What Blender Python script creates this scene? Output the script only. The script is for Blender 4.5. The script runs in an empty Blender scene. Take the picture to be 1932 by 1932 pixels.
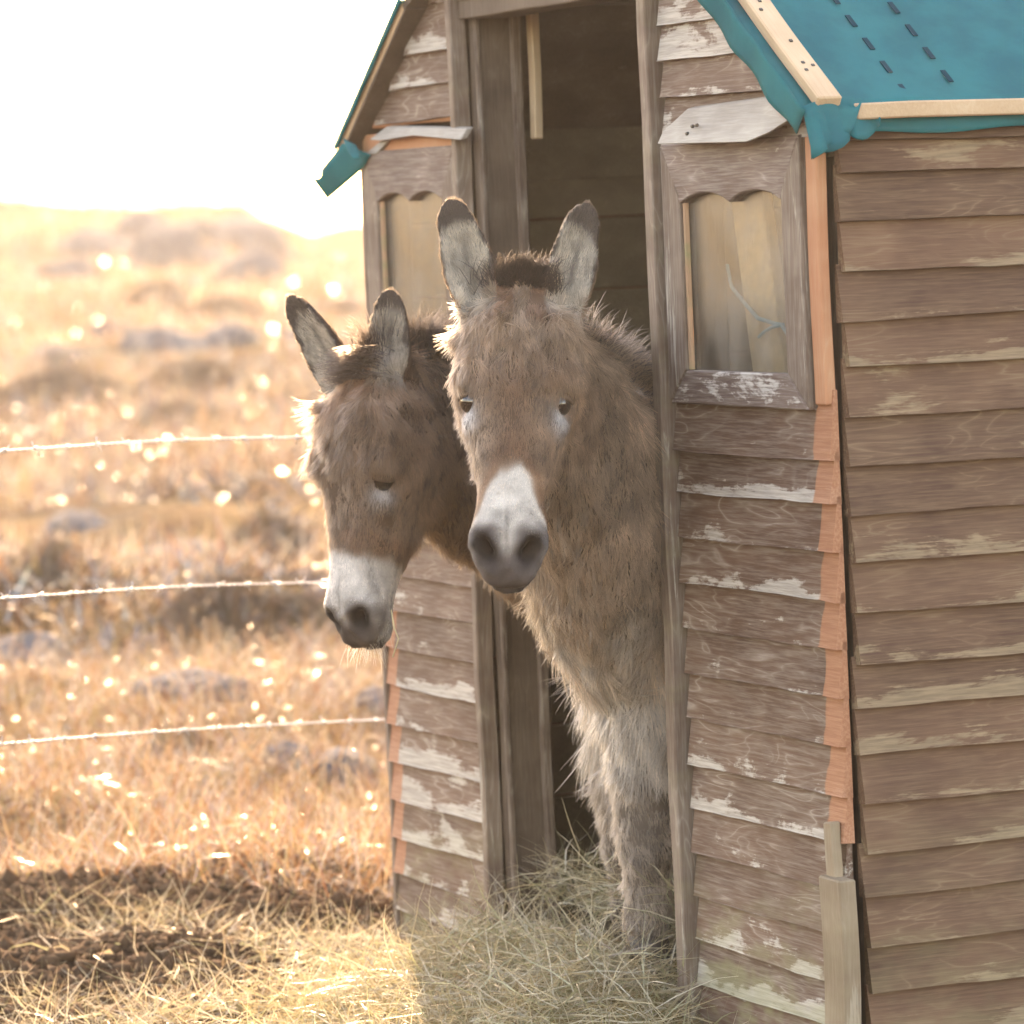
import bpy, bmesh, math, random
import numpy as np
from mathutils import Vector, Matrix
random.seed(4)
rng = np.random.default_rng(11)
S = bpy.context.scene
C = S.collection

# ------------------------------------------------------------------ camera, sky, sun, exposure
FPX = 8270.0; HOR = 420.0                      # focal length and horizon row, photo measured on a 1932 px square
CAM = np.array([0.0, 0.0, 1.5])
PITCH = math.atan((966 - HOR) / FPX)
cd = bpy.data.cameras.new('camera'); cam = bpy.data.objects.new('camera', cd); C.objects.link(cam)
cam.location = CAM; cam.rotation_euler = (math.pi / 2 - PITCH, 0, 0)
cd.sensor_width = 36; cd.lens = FPX * 36 / 1932; cd.clip_start = 0.1; cd.clip_end = 6000
cd.dof.use_dof = True; cd.dof.focus_distance = 8.35; cd.dof.aperture_fstop = 4.6
S.camera = cam
SUN_AZ, SUN_EL = math.radians(-5), math.radians(27)     # azimuth from the view axis, negative = left
w = bpy.data.worlds.new('World'); S.world = w; w.use_nodes = True
nt = w.node_tree; bg = nt.nodes['Background']
sk = nt.nodes.new('ShaderNodeTexSky'); sk.sky_type = 'NISHITA'; sk.sun_disc = False
sk.sun_elevation = SUN_EL; sk.sun_rotation = SUN_AZ
sk.air_density = 1.0; sk.dust_density = 1.2; sk.ozone_density = 0.6
nt.links.new(sk.outputs[0], bg.inputs[0]); bg.inputs[1].default_value = 0.15
ld = bpy.data.lights.new('sun', 'SUN'); sun = bpy.data.objects.new('sun', ld); C.objects.link(sun)
ld.energy = 2.9; ld.angle = math.radians(0.5); ld.color = (1, .87, .68)
to_sun = Vector((math.sin(SUN_AZ) * math.cos(SUN_EL), math.cos(SUN_AZ) * math.cos(SUN_EL), math.sin(SUN_EL)))
sun.rotation_euler = (-to_sun).to_track_quat('-Z', 'Y').to_euler()
S.view_settings.view_transform = 'Standard'; S.view_settings.look = 'None'
S.view_settings.exposure = 2.8; S.view_settings.gamma = 1
S.view_settings.use_white_balance = True; S.view_settings.white_balance_temperature = 9000; S.view_settings.white_balance_tint = 22
VEIL_HAZE = .0006                                     # density of the air volume added at the end as lens veil
S.render.engine = 'CYCLES'
S.cycles.max_bounces = 6; S.cycles.diffuse_bounces = 3; S.cycles.glossy_bounces = 2; S.cycles.transparent_max_bounces = 8; S.cycles.volume_bounces = 0
S.render.resolution_x = S.render.resolution_y = 1024
try: S.cycles_curves.shape = 'RIBBONS'
except Exception: pass

# ------------------------------------------------------------------ pixel -> place helpers
Fv = np.array([0, math.cos(PITCH), -math.sin(PITCH)]); Uv = np.array([0, math.sin(PITCH), math.cos(PITCH)]); Rv = np.array([1.0, 0, 0])
def ray(x, y): return (x - 966) / FPX * Rv - (y - 966) / FPX * Uv + Fv
def at(x, y, Y):
    d = ray(x, y); return CAM + d * Y / d[1]
AW, LEAN = math.radians(67), 0.044
_R = np.array([[math.cos(LEAN), 0, -math.sin(LEAN)], [0, 1, 0], [math.sin(LEAN), 0, math.cos(LEAN)]])
EX = _R @ np.array([math.cos(AW), -math.sin(AW), 0]); EY = _R @ np.array([math.sin(AW), math.cos(AW), 0]); EZ = _R @ np.array([0, 0, 1.0])
ORG = at(1622, 1932, 8.05)
def wall(x, y, yl=0.0):                          # pixel -> shed local (x, z) on the plane local y = yl
    d = ray(x, y); q = CAM + d * (((ORG + EY * yl - CAM) @ EY) / (d @ EY)) - ORG
    return q @ EX, q @ EZ
def sidew(x, y, xl=0.0):                         # pixel -> shed local (y, z) on the plane local x = xl
    d = ray(x, y); q = CAM + d * (((ORG + EX * xl - CAM) @ EX) / (d @ EX)) - ORG
    return q @ EY, q @ EZ
def loc2w(x, y, z): return ORG + EX * x + EY * y + EZ * z

# ------------------------------------------------------------------ noise helper (sum of sines)
_K = rng.normal(size=(6, 24, 3)); _P = rng.uniform(0, 6.28, size=(6, 24))
def snoise(P, freq, ch=0):
    return np.sin((P * freq) @ _K[ch].T * 1.0 + _P[ch]).sum(1) / 24 ** .5
def sm(a, b, x):
    t = np.clip((x - a) / (b - a), 0, 1); return t * t * (3 - 2 * t)
def nrm(v): return v / (np.linalg.norm(v, axis=-1, keepdims=True) + 1e-12)

# ------------------------------------------------------------------ materials
class NT:
    def __init__(s, name):
        s.m = bpy.data.materials.new(name); s.m.use_nodes = True; s.t = s.m.node_tree
        s.b = s.t.nodes['Principled BSDF']; s.out = s.t.nodes['Material Output']
    def n(s, typ, **kw):
        n = s.t.nodes.new('ShaderNode' + typ)
        for k, v in kw.items():
            if k.startswith('i_'):
                n.inputs[k[2:].replace('_', ' ')].default_value = v
            else: setattr(n, k, v)
        return n
    def l(s, a, b): s.t.links.new(a, b)
    def math(s, op, a, b=None, c=None):
        n = s.n('Math', operation=op)
        for i, v in enumerate((a, b, c)):
            if v is None: continue
            if isinstance(v, (int, float)): n.inputs[i].default_value = v
            else: s.l(v, n.inputs[i])
        return n.outputs[0]
    def mix(s, f, a, b):
        n = s.n('Mix', data_type='RGBA')
        for i, v in ((0, f), (6, a), (7, b)):
            if isinstance(v, (int, float)): n.inputs[i].default_value = v
            elif isinstance(v, tuple): n.inputs[i].default_value = (*v, 1)
            else: s.l(v, n.inputs[i])
        return n.outputs[2]
    def noise(s, vec, scale, detail=4, rough=.55, dist=0):
        n = s.n('TexNoise'); n.inputs['Scale'].default_value = scale; n.inputs['Detail'].default_value = detail
        n.inputs['Roughness'].default_value = rough; n.inputs['Distortion'].default_value = dist
        if vec is not None: s.l(vec, n.inputs['Vector'])
        return n.outputs[0]
    def ramp(s, f, lo, hi):
        n = s.n('MapRange', interpolation_type='SMOOTHSTEP'); s.l(f, n.inputs[0])
        n.inputs[1].default_value = lo; n.inputs[2].default_value = hi; return n.outputs[0]
    def scaled(s, vec, v):
        n = s.n('VectorMath', operation='MULTIPLY'); s.l(vec, n.inputs[0]); n.inputs[1].default_value = v; return n.outputs[0]
    def add(s, a, b):
        n = s.n('VectorMath', operation='ADD'); s.l(a, n.inputs[0])
        if isinstance(b, tuple): n.inputs[1].default_value = b
        else: s.l(b, n.inputs[1])
        return n.outputs[0]
    def bump(s, h, strength=.5, dist=.003):
        n = s.n('Bump'); n.inputs['Strength'].default_value = strength; n.inputs['Distance'].default_value = dist
        s.l(h, n.inputs['Height']); s.l(n.outputs[0], s.b.inputs['Normal'])
    def objcoord(s):
        tc = s.n('TexCoord'); oi = s.n('ObjectInfo')
        cb = s.n('CombineXYZ'); r = s.math('MULTIPLY', oi.outputs['Random'], 37.0)
        s.l(r, cb.inputs[0]); s.l(s.math('MULTIPLY', oi.outputs['Random'], 11.0), cb.inputs[1]); s.l(r, cb.inputs[2])
        return s.add(tc.outputs['Object'], cb.outputs[0]), tc.outputs['Object'], oi

def wood_mat(name, base, base2, pale, axis='x', rough=.8, board=True):
    """weathered timber; object colour: r = how much stain has peeled, g = algae, b = brightness of the stain"""
    s = NT(name); v, raw, oi = s.objcoord()
    st = {'x': (1, 6, 6), 'y': (6, 1, 6), 'z': (6, 6, 1)}[axis]
    ring = s.noise(s.scaled(v, tuple(a * b for a, b in zip(st, (1.6, 1.6, 1.6)))), 1.7, 2, .5, .6)
    rr = s.math('FRACT', s.math('MULTIPLY', ring, 9.0))
    line = s.math('POWER', s.math('ABSOLUTE', s.math('SUBTRACT', s.math('MULTIPLY', rr, 2), 1)), 5.0)
    fib = s.noise(s.scaled(v, tuple(3 if a == 1 else 60 for a in st)), 3.2, 3, .65)
    blot = s.noise(s.scaled(v, (3, 3, 5)), 1.6, 3, .6)
    col = s.mix(s.ramp(blot, .3, .7), base, base2)
    sep = s.n('SeparateColor'); s.l(oi.outputs['Color'], sep.inputs[0])
    hv = s.n('HueSaturation'); s.l(col, hv.inputs['Color']); s.l(s.math('MULTIPLY', sep.outputs[2], 2.0), hv.inputs['Value'])
    col = s.mix(s.math('MULTIPLY', s.ramp(fib, .35, .75), .45), hv.outputs[0], s.mix(.5, base2, pale))
    # bare weathered lines along the rings
    col = s.mix(s.math('MULTIPLY', line, s.math('MULTIPLY', s.ramp(blot, .40, .66), .38)), col, pale)
    # peeled patches
    sx = s.n('SeparateXYZ'); s.l(raw, sx.inputs[0])
    pn = s.noise(s.scaled(v, tuple(a * b for a, b in zip(st, (7.5, 5, 3.4)))), .62, 6, .68, .25)
    low = s.math('MULTIPLY', s.ramp(sx.outputs[2], .07, -.005), s.math('ADD', .04, s.math('MULTIPLY', s.math('FRACT', s.math('MULTIPLY', oi.outputs['Random'], 7.31)), .24))) if board else 0.0
    pk = s.math('ADD', s.math('ADD', pn, low), s.math('MULTIPLY', s.math('SUBTRACT', sep.outputs[0], .5), .42))
    pk = s.math('ADD', pk, s.math('MULTIPLY', s.math('SUBTRACT', fib, .5), .16))
    peel = s.ramp(pk, .63, .71)
    pc = s.mix(s.ramp(fib, .3, .72), tuple(c * .62 for c in pale), pale)
    col = s.mix(s.math('MULTIPLY', peel, .88), col, pc)
    alg = s.math('MULTIPLY', s.ramp(s.math('ADD', s.noise(s.scaled(v, (4, 4, 9)), 1.3, 3, .7), low), .46, .72), sep.outputs[1])
    col = s.mix(alg, col, (.26, .25, .12))
    if board:                                   # board ends where a cover strip kept the stain off
        ba = s.n('Attribute'); ba.attribute_name = 'bare'
        bf = s.ramp(s.math('ADD', ba.outputs['Fac'], s.math('MULTIPLY', s.math('SUBTRACT', blot, .5), .035)), .031, .036)
        col = s.mix(s.math('MULTIPLY', bf, .92), col, s.mix(s.ramp(fib, .3, .75), (.33, .135, .07), (.44, .21, .115)))
    s.l(col, s.b.inputs['Base Color'])
    s.l(s.math('ADD', s.math('MULTIPLY', fib, .25), rough - .18), s.b.inputs['Roughness'])
    s.b.inputs['Specular IOR Level'].default_value = .3
    s.bump(fib, .75, .002)
    return s.m

M = {}
BR1, BR2 = (.092, .046, .027), (.142, .078, .048)
M['board'] = wood_mat('stained_board', BR1, BR2, (.52, .46, .385), 'x')
M['side_board'] = wood_mat('stained_side_board', (.092, .044, .025), (.15, .078, .044), (.28, .195, .115), 'y')
M['post'] = wood_mat('stained_post', (.10, .063, .045), (.17, .12, .088), (.45, .41, .34), 'z', board=False)
M['rail'] = wood_mat('stained_rail', (.10, .063, .048), (.16, .108, .085), (.58, .54, .48), 'x', board=False)
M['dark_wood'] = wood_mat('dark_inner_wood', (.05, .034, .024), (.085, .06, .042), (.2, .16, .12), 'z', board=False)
M['weathered'] = wood_mat('grey_weathered_wood', (.22, .195, .165), (.34, .31, .265), (.5, .46, .4), 'x', board=False)
M['new_pine'] = wood_mat('new_pine', (.44, .285, .165), (.52, .35, .21), (.6, .45, .3), 'x', board=False)
M['bare_orange'] = wood_mat('unstained_wood', (.36, .15, .075), (.42, .2, .105), (.5, .32, .2), 'z', board=False)
M['stake'] = wood_mat('greenish_stake_wood', (.18, .125, .078), (.25, .185, .12), (.36, .29, .21), 'z', board=False)
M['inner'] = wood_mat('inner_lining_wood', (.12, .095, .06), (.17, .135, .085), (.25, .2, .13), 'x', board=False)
M['brace'] = wood_mat('pale_brace_wood', (.36, .25, .15), (.44, .32, .2), (.5, .4, .28), 'z', board=False)

def cloth_mat():
    s = NT('teal_sheet'); tc = s.n('TexCoord')
    n = s.noise(tc.outputs['Object'], 9, 6, .6); wv = s.noise(s.scaled(tc.outputs['Object'], (1, 1, 1)), 900, 1, .5)
    s.l(s.mix(s.ramp(n, .3, .7), (.003, .115, .13), (.006, .16, .17)), s.b.inputs['Base Color'])
    s.b.inputs['Roughness'].default_value = .95; s.b.inputs['Specular IOR Level'].default_value = .05
    s.bump(s.math('ADD', s.math('MULTIPLY', wv, .3), n), .35, .004)
    tr = s.n('BsdfTranslucent'); tr.inputs[0].default_value = (.01, .3, .3, 1)
    mx = s.n('MixShader'); mx.inputs[0].default_value = .15
    s.l(s.b.outputs[0], mx.inputs[1]); s.l(tr.outputs[0], mx.inputs[2]); s.l(mx.outputs[0], s.out.inputs[0])
    return s.m
M['teal'] = cloth_mat()
def plain(name, col, rough=.7, spec=.4, metal=0, var=.25, scale=30, bump=.3):
    s = NT(name); tc = s.n('TexCoord'); n = s.noise(tc.outputs['Object'], scale, 6, .6)
    s.l(s.mix(n, tuple(c * (1 - var) for c in col), tuple(min(1, c * (1 + var)) for c in col)), s.b.inputs['Base Color'])
    s.b.inputs['Roughness'].default_value = rough; s.b.inputs['Specular IOR Level'].default_value = spec
    s.b.inputs['Metallic'].default_value = metal
    if bump: s.bump(n, bump, .003)
    return s.m
M['rust'] = plain('rusty_steel', (.16, .085, .055), .65, .4, .3)
M['nail'] = plain('nail_steel', (.08, .07, .06), .5, .5, .8)
M['wire'] = plain('galvanised_wire', (.42, .42, .42), .28, .5, .9, .1, 200, 0)
M['dash'] = plain('dark_seam_print', (.006, .045, .06), 1, 0)
M['rope'] = plain('blue_twine', (.16, .32, .40), .8, .2, 0, .3, 300)
def glass_mat():
    s = NT('dusty_glass'); tc = s.n('TexCoord')
    n = s.noise(s.scaled(tc.outputs['Object'], (4, 4, 3)), 2.2, 7, .6); n2 = s.noise(tc.outputs['Object'], 160, 3, .6)
    tr = s.n('BsdfTransparent'); tr.inputs[0].default_value = (.93, .93, .9, 1)
    gl = s.n('BsdfGlossy'); gl.inputs['Roughness'].default_value = .22; gl.inputs[0].default_value = (.9, .9, .9, 1)
    fr = s.n('Fresnel'); ge = s.n('NewGeometry'); s.l(s.math('ADD', 1.5, s.math('MULTIPLY', ge.outputs['Backfacing'], 1 / 1.5 - 1.5)), fr.inputs[0])
    m1 = s.n('MixShader'); s.l(fr.outputs[0], m1.inputs[0]); s.l(tr.outputs[0], m1.inputs[1]); s.l(gl.outputs[0], m1.inputs[2])
    df = s.n('BsdfDiffuse'); df.inputs[0].default_value = (.55, .48, .4, 1)
    tl = s.n('BsdfTranslucent'); tl.inputs[0].default_value = (.5, .45, .38, 1)
    ad = s.n('MixShader'); ad.inputs[0].default_value = .4; s.l(df.outputs[0], ad.inputs[1]); s.l(tl.outputs[0], ad.inputs[2])
    m2 = s.n('MixShader')
    f = s.math('ADD', s.math('MULTIPLY', s.ramp(n, .3, .75), .34), s.math('MULTIPLY', n2, .06))
    s.l(f, m2.inputs[0]); s.l(m1.outputs[0], m2.inputs[1]); s.l(ad.outputs[0], m2.inputs[2]); s.l(m2.outputs[0], s.out.inputs[0])
    return s.m
M['glass'] = glass_mat()
def strand_mat(name, attr, trans=.4, gloss=.08, rough=.4, hair=0):
    s = NT(name); a = s.n('Attribute'); a.attribute_name = attr
    df = s.n('BsdfDiffuse'); tl = s.n('BsdfTranslucent'); gl = s.n('BsdfGlossy'); gl.inputs['Roughness'].default_value = rough
    gl.inputs[0].default_value = (.8, .75, .68, 1)
    s.l(a.outputs[0], df.inputs[0]); s.l(a.outputs[0], tl.inputs[0])
    m1 = s.n('MixShader'); m1.inputs[0].default_value = trans; s.l(df.outputs[0], m1.inputs[1]); s.l(tl.outputs[0], m1.inputs[2])
    m2 = s.n('MixShader'); m2.inputs[0].default_value = gloss; s.l(m1.outputs[0], m2.inputs[1]); s.l(gl.outputs[0], m2.inputs[2])
    if hair:
        hb = s.n('BsdfHairPrincipled', parametrization='COLOR'); s.l(a.outputs[0], hb.inputs['Color']); hb.inputs['Roughness'].default_value = .35; hb.inputs['Radial Roughness'].default_value = .5
        m3 = s.n('MixShader'); m3.inputs[0].default_value = hair; s.l(m2.outputs[0], m3.inputs[1]); s.l(hb.outputs[0], m3.inputs[2]); m2 = m3
    s.l(m2.outputs[0], s.out.inputs[0]); return s.m
M['fur'] = strand_mat('fur_strands', 'Color', .38, .03, .45, .45)
M['straw'] = strand_mat('straw', 'Color', .4, .12, .35)
M['dewy'] = strand_mat('dewy_grass', 'Color', .4, .2, .2)
def skin_mat():
    s = NT('donkey_skin'); a = s.n('Attribute'); a.attribute_name = 'Color'; tc = s.n('TexCoord')
    n = s.noise(tc.outputs['Object'], 220, 4, .6)
    s.l(s.mix(s.math('MULTIPLY', n, .5), a.outputs[0], (.03, .02, .015)), s.b.inputs['Base Color'])
    s.b.inputs['Roughness'].default_value = .75; s.b.inputs['Specular IOR Level'].default_value = .25
    s.bump(n, .5, .002); return s.m
M['skin'] = skin_mat()
def eye_mat():
    s = NT('dark_eye'); s.b.inputs['Base Color'].default_value = (.012, .007, .005, 1); s.b.inputs['Roughness'].default_value = .06
    s.b.inputs['Coat Weight'].default_value = 1; return s.m
M['eye'] = eye_mat()
M['hoof'] = plain('hoof_horn', (.07, .055, .045), .55)

# ------------------------------------------------------------------ object helpers
def link(name, me, mat=None, parent=None, **props):
    o = bpy.data.objects.new(name, me); C.objects.link(o)
    if mat is not None and me is not None: me.materials.append(M[mat] if isinstance(mat, str) else mat)
    if parent is not None: o.parent = parent
    for k, v in props.items(): o[k] = v
    return o
def empty(name, label, cat, loc=(0, 0, 0), group=None):
    o = link(name, None); o.location = loc; o['label'] = label; o['category'] = cat
    if group: o['group'] = group
    return o
def pydata(name, V, Fc, smooth=False):
    me = bpy.data.meshes.new(name); me.from_pydata([tuple(map(float, v)) for v in V], [], Fc); me.update()
    if smooth: me.polygons.foreach_set('use_smooth', [True] * len(me.polygons))
    return me
def trimesh(name, V, T, col=None):
    """fast mesh of triangles from numpy arrays, optional per-vertex colour"""
    me = bpy.data.meshes.new(name); n, t = len(V), len(T)
    me.vertices.add(n); me.vertices.foreach_set('co', np.asarray(V, np.float32).ravel())
    me.loops.add(t * 3); me.loops.foreach_set('vertex_index', np.asarray(T, np.int32).ravel())
    me.polygons.add(t); me.polygons.foreach_set('loop_start', np.arange(0, t * 3, 3, dtype=np.int32))
    me.update(calc_edges=True)
    if col is not None:
        a = me.attributes.new('Color', 'FLOAT_COLOR', 'POINT')
        a.data.foreach_set('color', np.concatenate([col, np.ones((n, 1))], 1).astype(np.float32).ravel())
    return me
def box_mesh(name, sx, sy, sz, bev=.003, cz=True, seg=1, jit=0.0, taper=None):
    """bevelled bar centred in x and y (z from 0 when cz is False), long axis cut into seg pieces and wobbled by jit"""
    bm = bmesh.new(); bmesh.ops.create_cube(bm, size=1)
    bmesh.ops.scale(bm, vec=(sx, sy, sz), verts=bm.verts)
    ax = max(range(3), key=lambda i: (sx, sy, sz)[i])
    if seg > 1:
        es = [e for e in bm.edges if abs((e.verts[0].co - e.verts[1].co)[ax]) > 1e-5]
        bmesh.ops.subdivide_edges(bm, edges=es, cuts=seg - 1, use_grid_fill=True)
    if bev: bmesh.ops.bevel(bm, geom=[e for e in bm.edges if len(e.link_faces) == 2 and e.calc_face_angle(0) > 1], offset=bev, segments=1, affect='EDGES')
    for v in bm.verts:
        if jit:
            t = v.co[ax] * 9
            for i in range(3):
                if i != ax: v.co[i] += jit * math.sin(t * (1 + .37 * i) + sx * 91 + sz * 37 + i)
        if not cz: v.co.z += sz / 2
    me = bpy.data.meshes.new(name); bm.to_mesh(me); bm.free(); return me
def tint(o, peel=.5, algae=0.0, bright=.5): o.color = (peel, algae, bright, 1); return o
def tube_mesh(name, pts, r, n=6):
    V, Fc = [], []; pts = [np.array(p, float) for p in pts]
    for i, p in enumerate(pts):
        t = nrm(pts[min(i + 1, len(pts) - 1)] - pts[max(i - 1, 0)])
        a = nrm(np.cross(t, [0.03, 0.1, 1.0])); b = np.cross(t, a); rr = r[i] if hasattr(r, '__len__') else r
        for k in range(n):
            an = 2 * math.pi * k / n; V.append(p + rr * (a * math.cos(an) + b * math.sin(an)))
    for i in range(len(pts) - 1):
        for k in range(n):
            Fc.append((i * n + k, i * n + (k + 1) % n, (i + 1) * n + (k + 1) % n, (i + 1) * n + k))
    Fc.append(tuple(range(n))[::-1]); Fc.append(tuple(range((len(pts) - 1) * n, len(pts) * n)))
    return pydata(name, V, Fc, True)

# ------------------------------------------------------------------ ground
def ground_z(X, Y):
    X = np.asarray(X, float); Y = np.asarray(Y, float); P = np.stack([X, Y, 0 * X], -1).reshape(-1, 3)
    D = np.maximum(Y, 0)
    far = np.clip(D - 11, 0, 112); z = -.18 + far * .0062
    n = lambda f, c: snoise(P, f, c).reshape(X.shape)
    # rough soil and tussocks
    near = np.exp(-((D - 12) / 9) ** 2)
    z = z + n(.9, 0) * .035 + n(3.4, 1) * .022 * (.4 + near) + n(9.0, 2) * .014 * near + n(21., 3) * .010 * near
    z = z + sm(16, 40, D) * n(.22, 4) * .16 + sm(50, 110, D) * n(.07, 5) * .35
    # a low peaty bank and a rise of dug soil on the left
    z = z + .30 * np.exp(-((X + 1.45) / .75) ** 2 - ((Y - 20.6) / 1.0) ** 2)
    z = z + .24 * np.exp(-((X + 1.2) / .8) ** 2 - ((Y - 17.2) / .9) ** 2)
    z = z + .07 * np.exp(-((X + .62) / .35) ** 2 - ((Y - 11.3) / .35) ** 2)
    # craggy hill on the left horizon
    z = z + (1.15 + .10 * n(1.1, 1)) * sm(-5.4, -6.9, X + .25 * n(.8, 2)) * np.exp(-((Y - 108) / 13) ** 2)
    z = z + .55 * np.exp(-((X + 4.2) / 1.3) ** 2 - ((Y - 116) / 8) ** 2) + .7 * np.exp(-((X + 24) / 9.0) ** 2 - ((Y - 118) / 16) ** 2)
    z = z - sm(122, 190, D) * 6 - sm(190, 1500, D) * 30
    back = sm(6.5, 0, Y); z = z * (1 - back) + back * (-.18)
    # level ground where the shed stands
    lx = (X - ORG[0]) * EX[0] + (Y - ORG[1]) * EX[1]; ly = (X - ORG[0]) * EY[0] + (Y - ORG[1]) * EY[1]
    ins = sm(.5, .0, np.maximum(np.maximum(-2.35 - lx, lx - .05), np.maximum(-.05 - ly, ly - 2.4)))
    return z * (1 - ins) + ins * np.minimum(z, -.20)
ang = np.unique(np.concatenate([np.linspace(-180, -24, 27), np.linspace(-24, -9.5, 40), np.linspace(-9.5, 9, 230), np.linspace(9, 30, 30), np.linspace(30, 180, 26)[:-1]]))
rad = np.concatenate([[.4], np.linspace(1.5, 7, 10), np.linspace(7.3, 14, 150), np.geomspace(14.1, 130, 210), np.geomspace(140, 3500, 22)])
A_, R_ = np.meshgrid(np.radians(ang), rad); GX = R_ * np.sin(A_); GY = R_ * np.cos(A_); GZ = ground_z(GX, GY)
na, nr = len(ang), len(rad); GV = np.stack([GX, GY, GZ], -1).reshape(-1, 3)
i, j = np.meshgrid(np.arange(nr - 1), np.arange(na), indexing='ij'); a0 = i * na + j; a1 = i * na + (j + 1) % na; b0 = a0 + na; b1 = a1 + na
GT = np.concatenate([np.stack([a0, a1, b1], -1).reshape(-1, 3), np.stack([a0, b1, b0], -1).reshape(-1, 3)])
GT = np.concatenate([GT, [[0, k + 1 if k + 1 < na else 0, 0] for k in range(0)]]) if False else GT
GT = GT[:, ::-1]
def ground_mat():
    s = NT('moor_ground'); g = s.n('NewGeometry'); p = g.outputs['Position']
    big = s.noise(s.scaled(p, (1, .6, 1)), .35, 5, .6, .4); mid = s.noise(p, 2.3, 6, .65); fine = s.noise(p, 26, 8, .7)
    sp = s.n('SeparateXYZ'); s.l(p, sp.inputs[0]); d = s.ramp(sp.outputs[1], 11.0, 12.2)
    soil = s.mix(s.ramp(fine, .35, .68), (.05, .031, .019), (.105, .066, .042))
    rust = s.mix(s.ramp(fine, .3, .7), (.075, .032, .014), (.17, .085, .038))
    straw = s.mix(s.ramp(fine, .3, .7), (.12, .075, .032), (.22, .15, .07))
    c = s.mix(s.ramp(mid, .35, .62), rust, straw); c = s.mix(s.ramp(big, .52, .62), c, s.mix(fine, (.028, .02, .014), (.06, .04, .026)))
    c = s.mix(d, soil, c)
    s.l(c, s.b.inputs['Base Color']); s.b.inputs['Roughness'].default_value = 1; s.b.inputs['Specular IOR Level'].default_value = .03
    s.bump(s.math('ADD', fine, mid), 1, .05); return s.m
gm = trimesh('ground', GV, GT); gm.polygons.foreach_set('use_smooth', [True] * len(gm.polygons))
link('ground', gm, ground_mat(), kind='structure')

# ------------------------------------------------------------------ shed
shed = empty('wooden_shed', 'leaning brown weatherboard shed with open doorway, two small windows and teal sheeted roof', 'shed')
shed.matrix_world = Matrix(((EX[0], EY[0], EZ[0], ORG[0]), (EX[1], EY[1], EZ[1], ORG[1]), (EX[2], EY[2], EZ[2], ORG[2]), (0, 0, 0, 1)))
W = 2.315; DEPTH = 2.3; ZB = -.2; XD0, XD1 = -1.70, -.715        # doorway between these local x
def slope_z(x): return 1.752 - (abs(x + W / 2) - 1.08) * .70       # underside of the lower roof slope
def board(x0, x1, zb, zt, mat='board', along='x', yoff=0.0, peel=.5, algae=0., bright=.5, cut=False, name='board', warp=.0035, yout=-.022, bare=0):
    """one feather-edge weatherboard: thick lower edge standing out, thin upper edge tucked under the next board"""
    n = max(4, int((x1 - x0) / .06)); V, Fc = [], []; h = zt - zb + .018; xm = (x0 + x1) / 2
    ph = random.uniform(0, 9)
    for k in range(n + 1):
        x = x0 + (x1 - x0) * k / n
        dz = warp * math.sin(x * 7 + ph) * .6 + random.uniform(-.0012, .0012); dy = warp * .7 * math.sin(x * 5 + ph * 2)
        xt = x
        zt_ = h
        if cut: zt_ = min(h, max(.004, slope_z(x) - zb - .004))
        prof = [(yout - .002 + dy, dz + .002), (yout + dy, dz + .004), (-.007 + dy * .4 + (yout + .007) * (1 - zt_ / h), zt_), (.0 + dy * .3, zt_), (.001, dz)]
        for (py, pz) in prof: V.append((x - xm, py, pz))
    m = 5
    for k in range(n):
        for q in range(m):
            Fc.append((k * m + q, k * m + (q + 1) % m, (k + 1) * m + (q + 1) % m, (k + 1) * m + q))
    Fc.append(tuple(range(m))[::-1]); Fc.append(tuple(range(n * m, n * m + m)))
    if along == 'y':   # turn onto the right side wall: run becomes +y, outward becomes +x
        V = [(-v[1], v[0], v[2]) for v in V]
    me = pydata('board', V, Fc); o = link(name, me, mat, shed)
    if bare:
        e = .5 * (x1 - x0); av = [max(0., .095 - (e - v[0] if bare > 0 else v[0] + e)) for v in V]
        me.attributes.new('bare', 'FLOAT', 'POINT').data.foreach_set('value', av)
    o.location = (xm, yoff, zb) if along == 'x' else (yoff, xm, zb)
    return tint(o, peel, algae, bright)
def zrow(pts): return [np.mean([wall(*p)[1] for p in pr]) for pr in pts]
# right panel, below the window
zr = zrow([[(1309, 851), (1589, 871)], [(1304, 933), (1597, 949)], [(1305, 1018), (1600, 1040)], [(1304, 1101), (1604, 1134)], [(1310, 1189), (1607, 1224)],
           [(1314, 1272), (1610, 1317)], [(1318, 1360), (1611, 1404)], [(1320, 1445), (1613, 1500)], [(1328, 1527), (1584, 1582)], [(1331, 1611), (1574, 1670)],
           [(1337, 1694), (1572, 1756)], [(1341, 1776), (1570, 1846)], [(1341, 1858), (1570, 1930)]])
zr += [zr[-1] - .085, zr[-1] - .17]
pr = [.46, .54, .50, .50, .42, .43, .40, .52, .42, .55, .50, .56, .60, .6, .6]
tops = [1.16] + zr[:-1]
for k, (zb, zt) in enumerate(zip(zr, tops)):
    board(XD1 + .055, 0.008 if k < 9 else -.004, zb, zt, bare=1 if k < 9 else 0, peel=pr[k], algae=max(0, (k - 9) * .16), bright=random.uniform(.42, .58))
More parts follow.
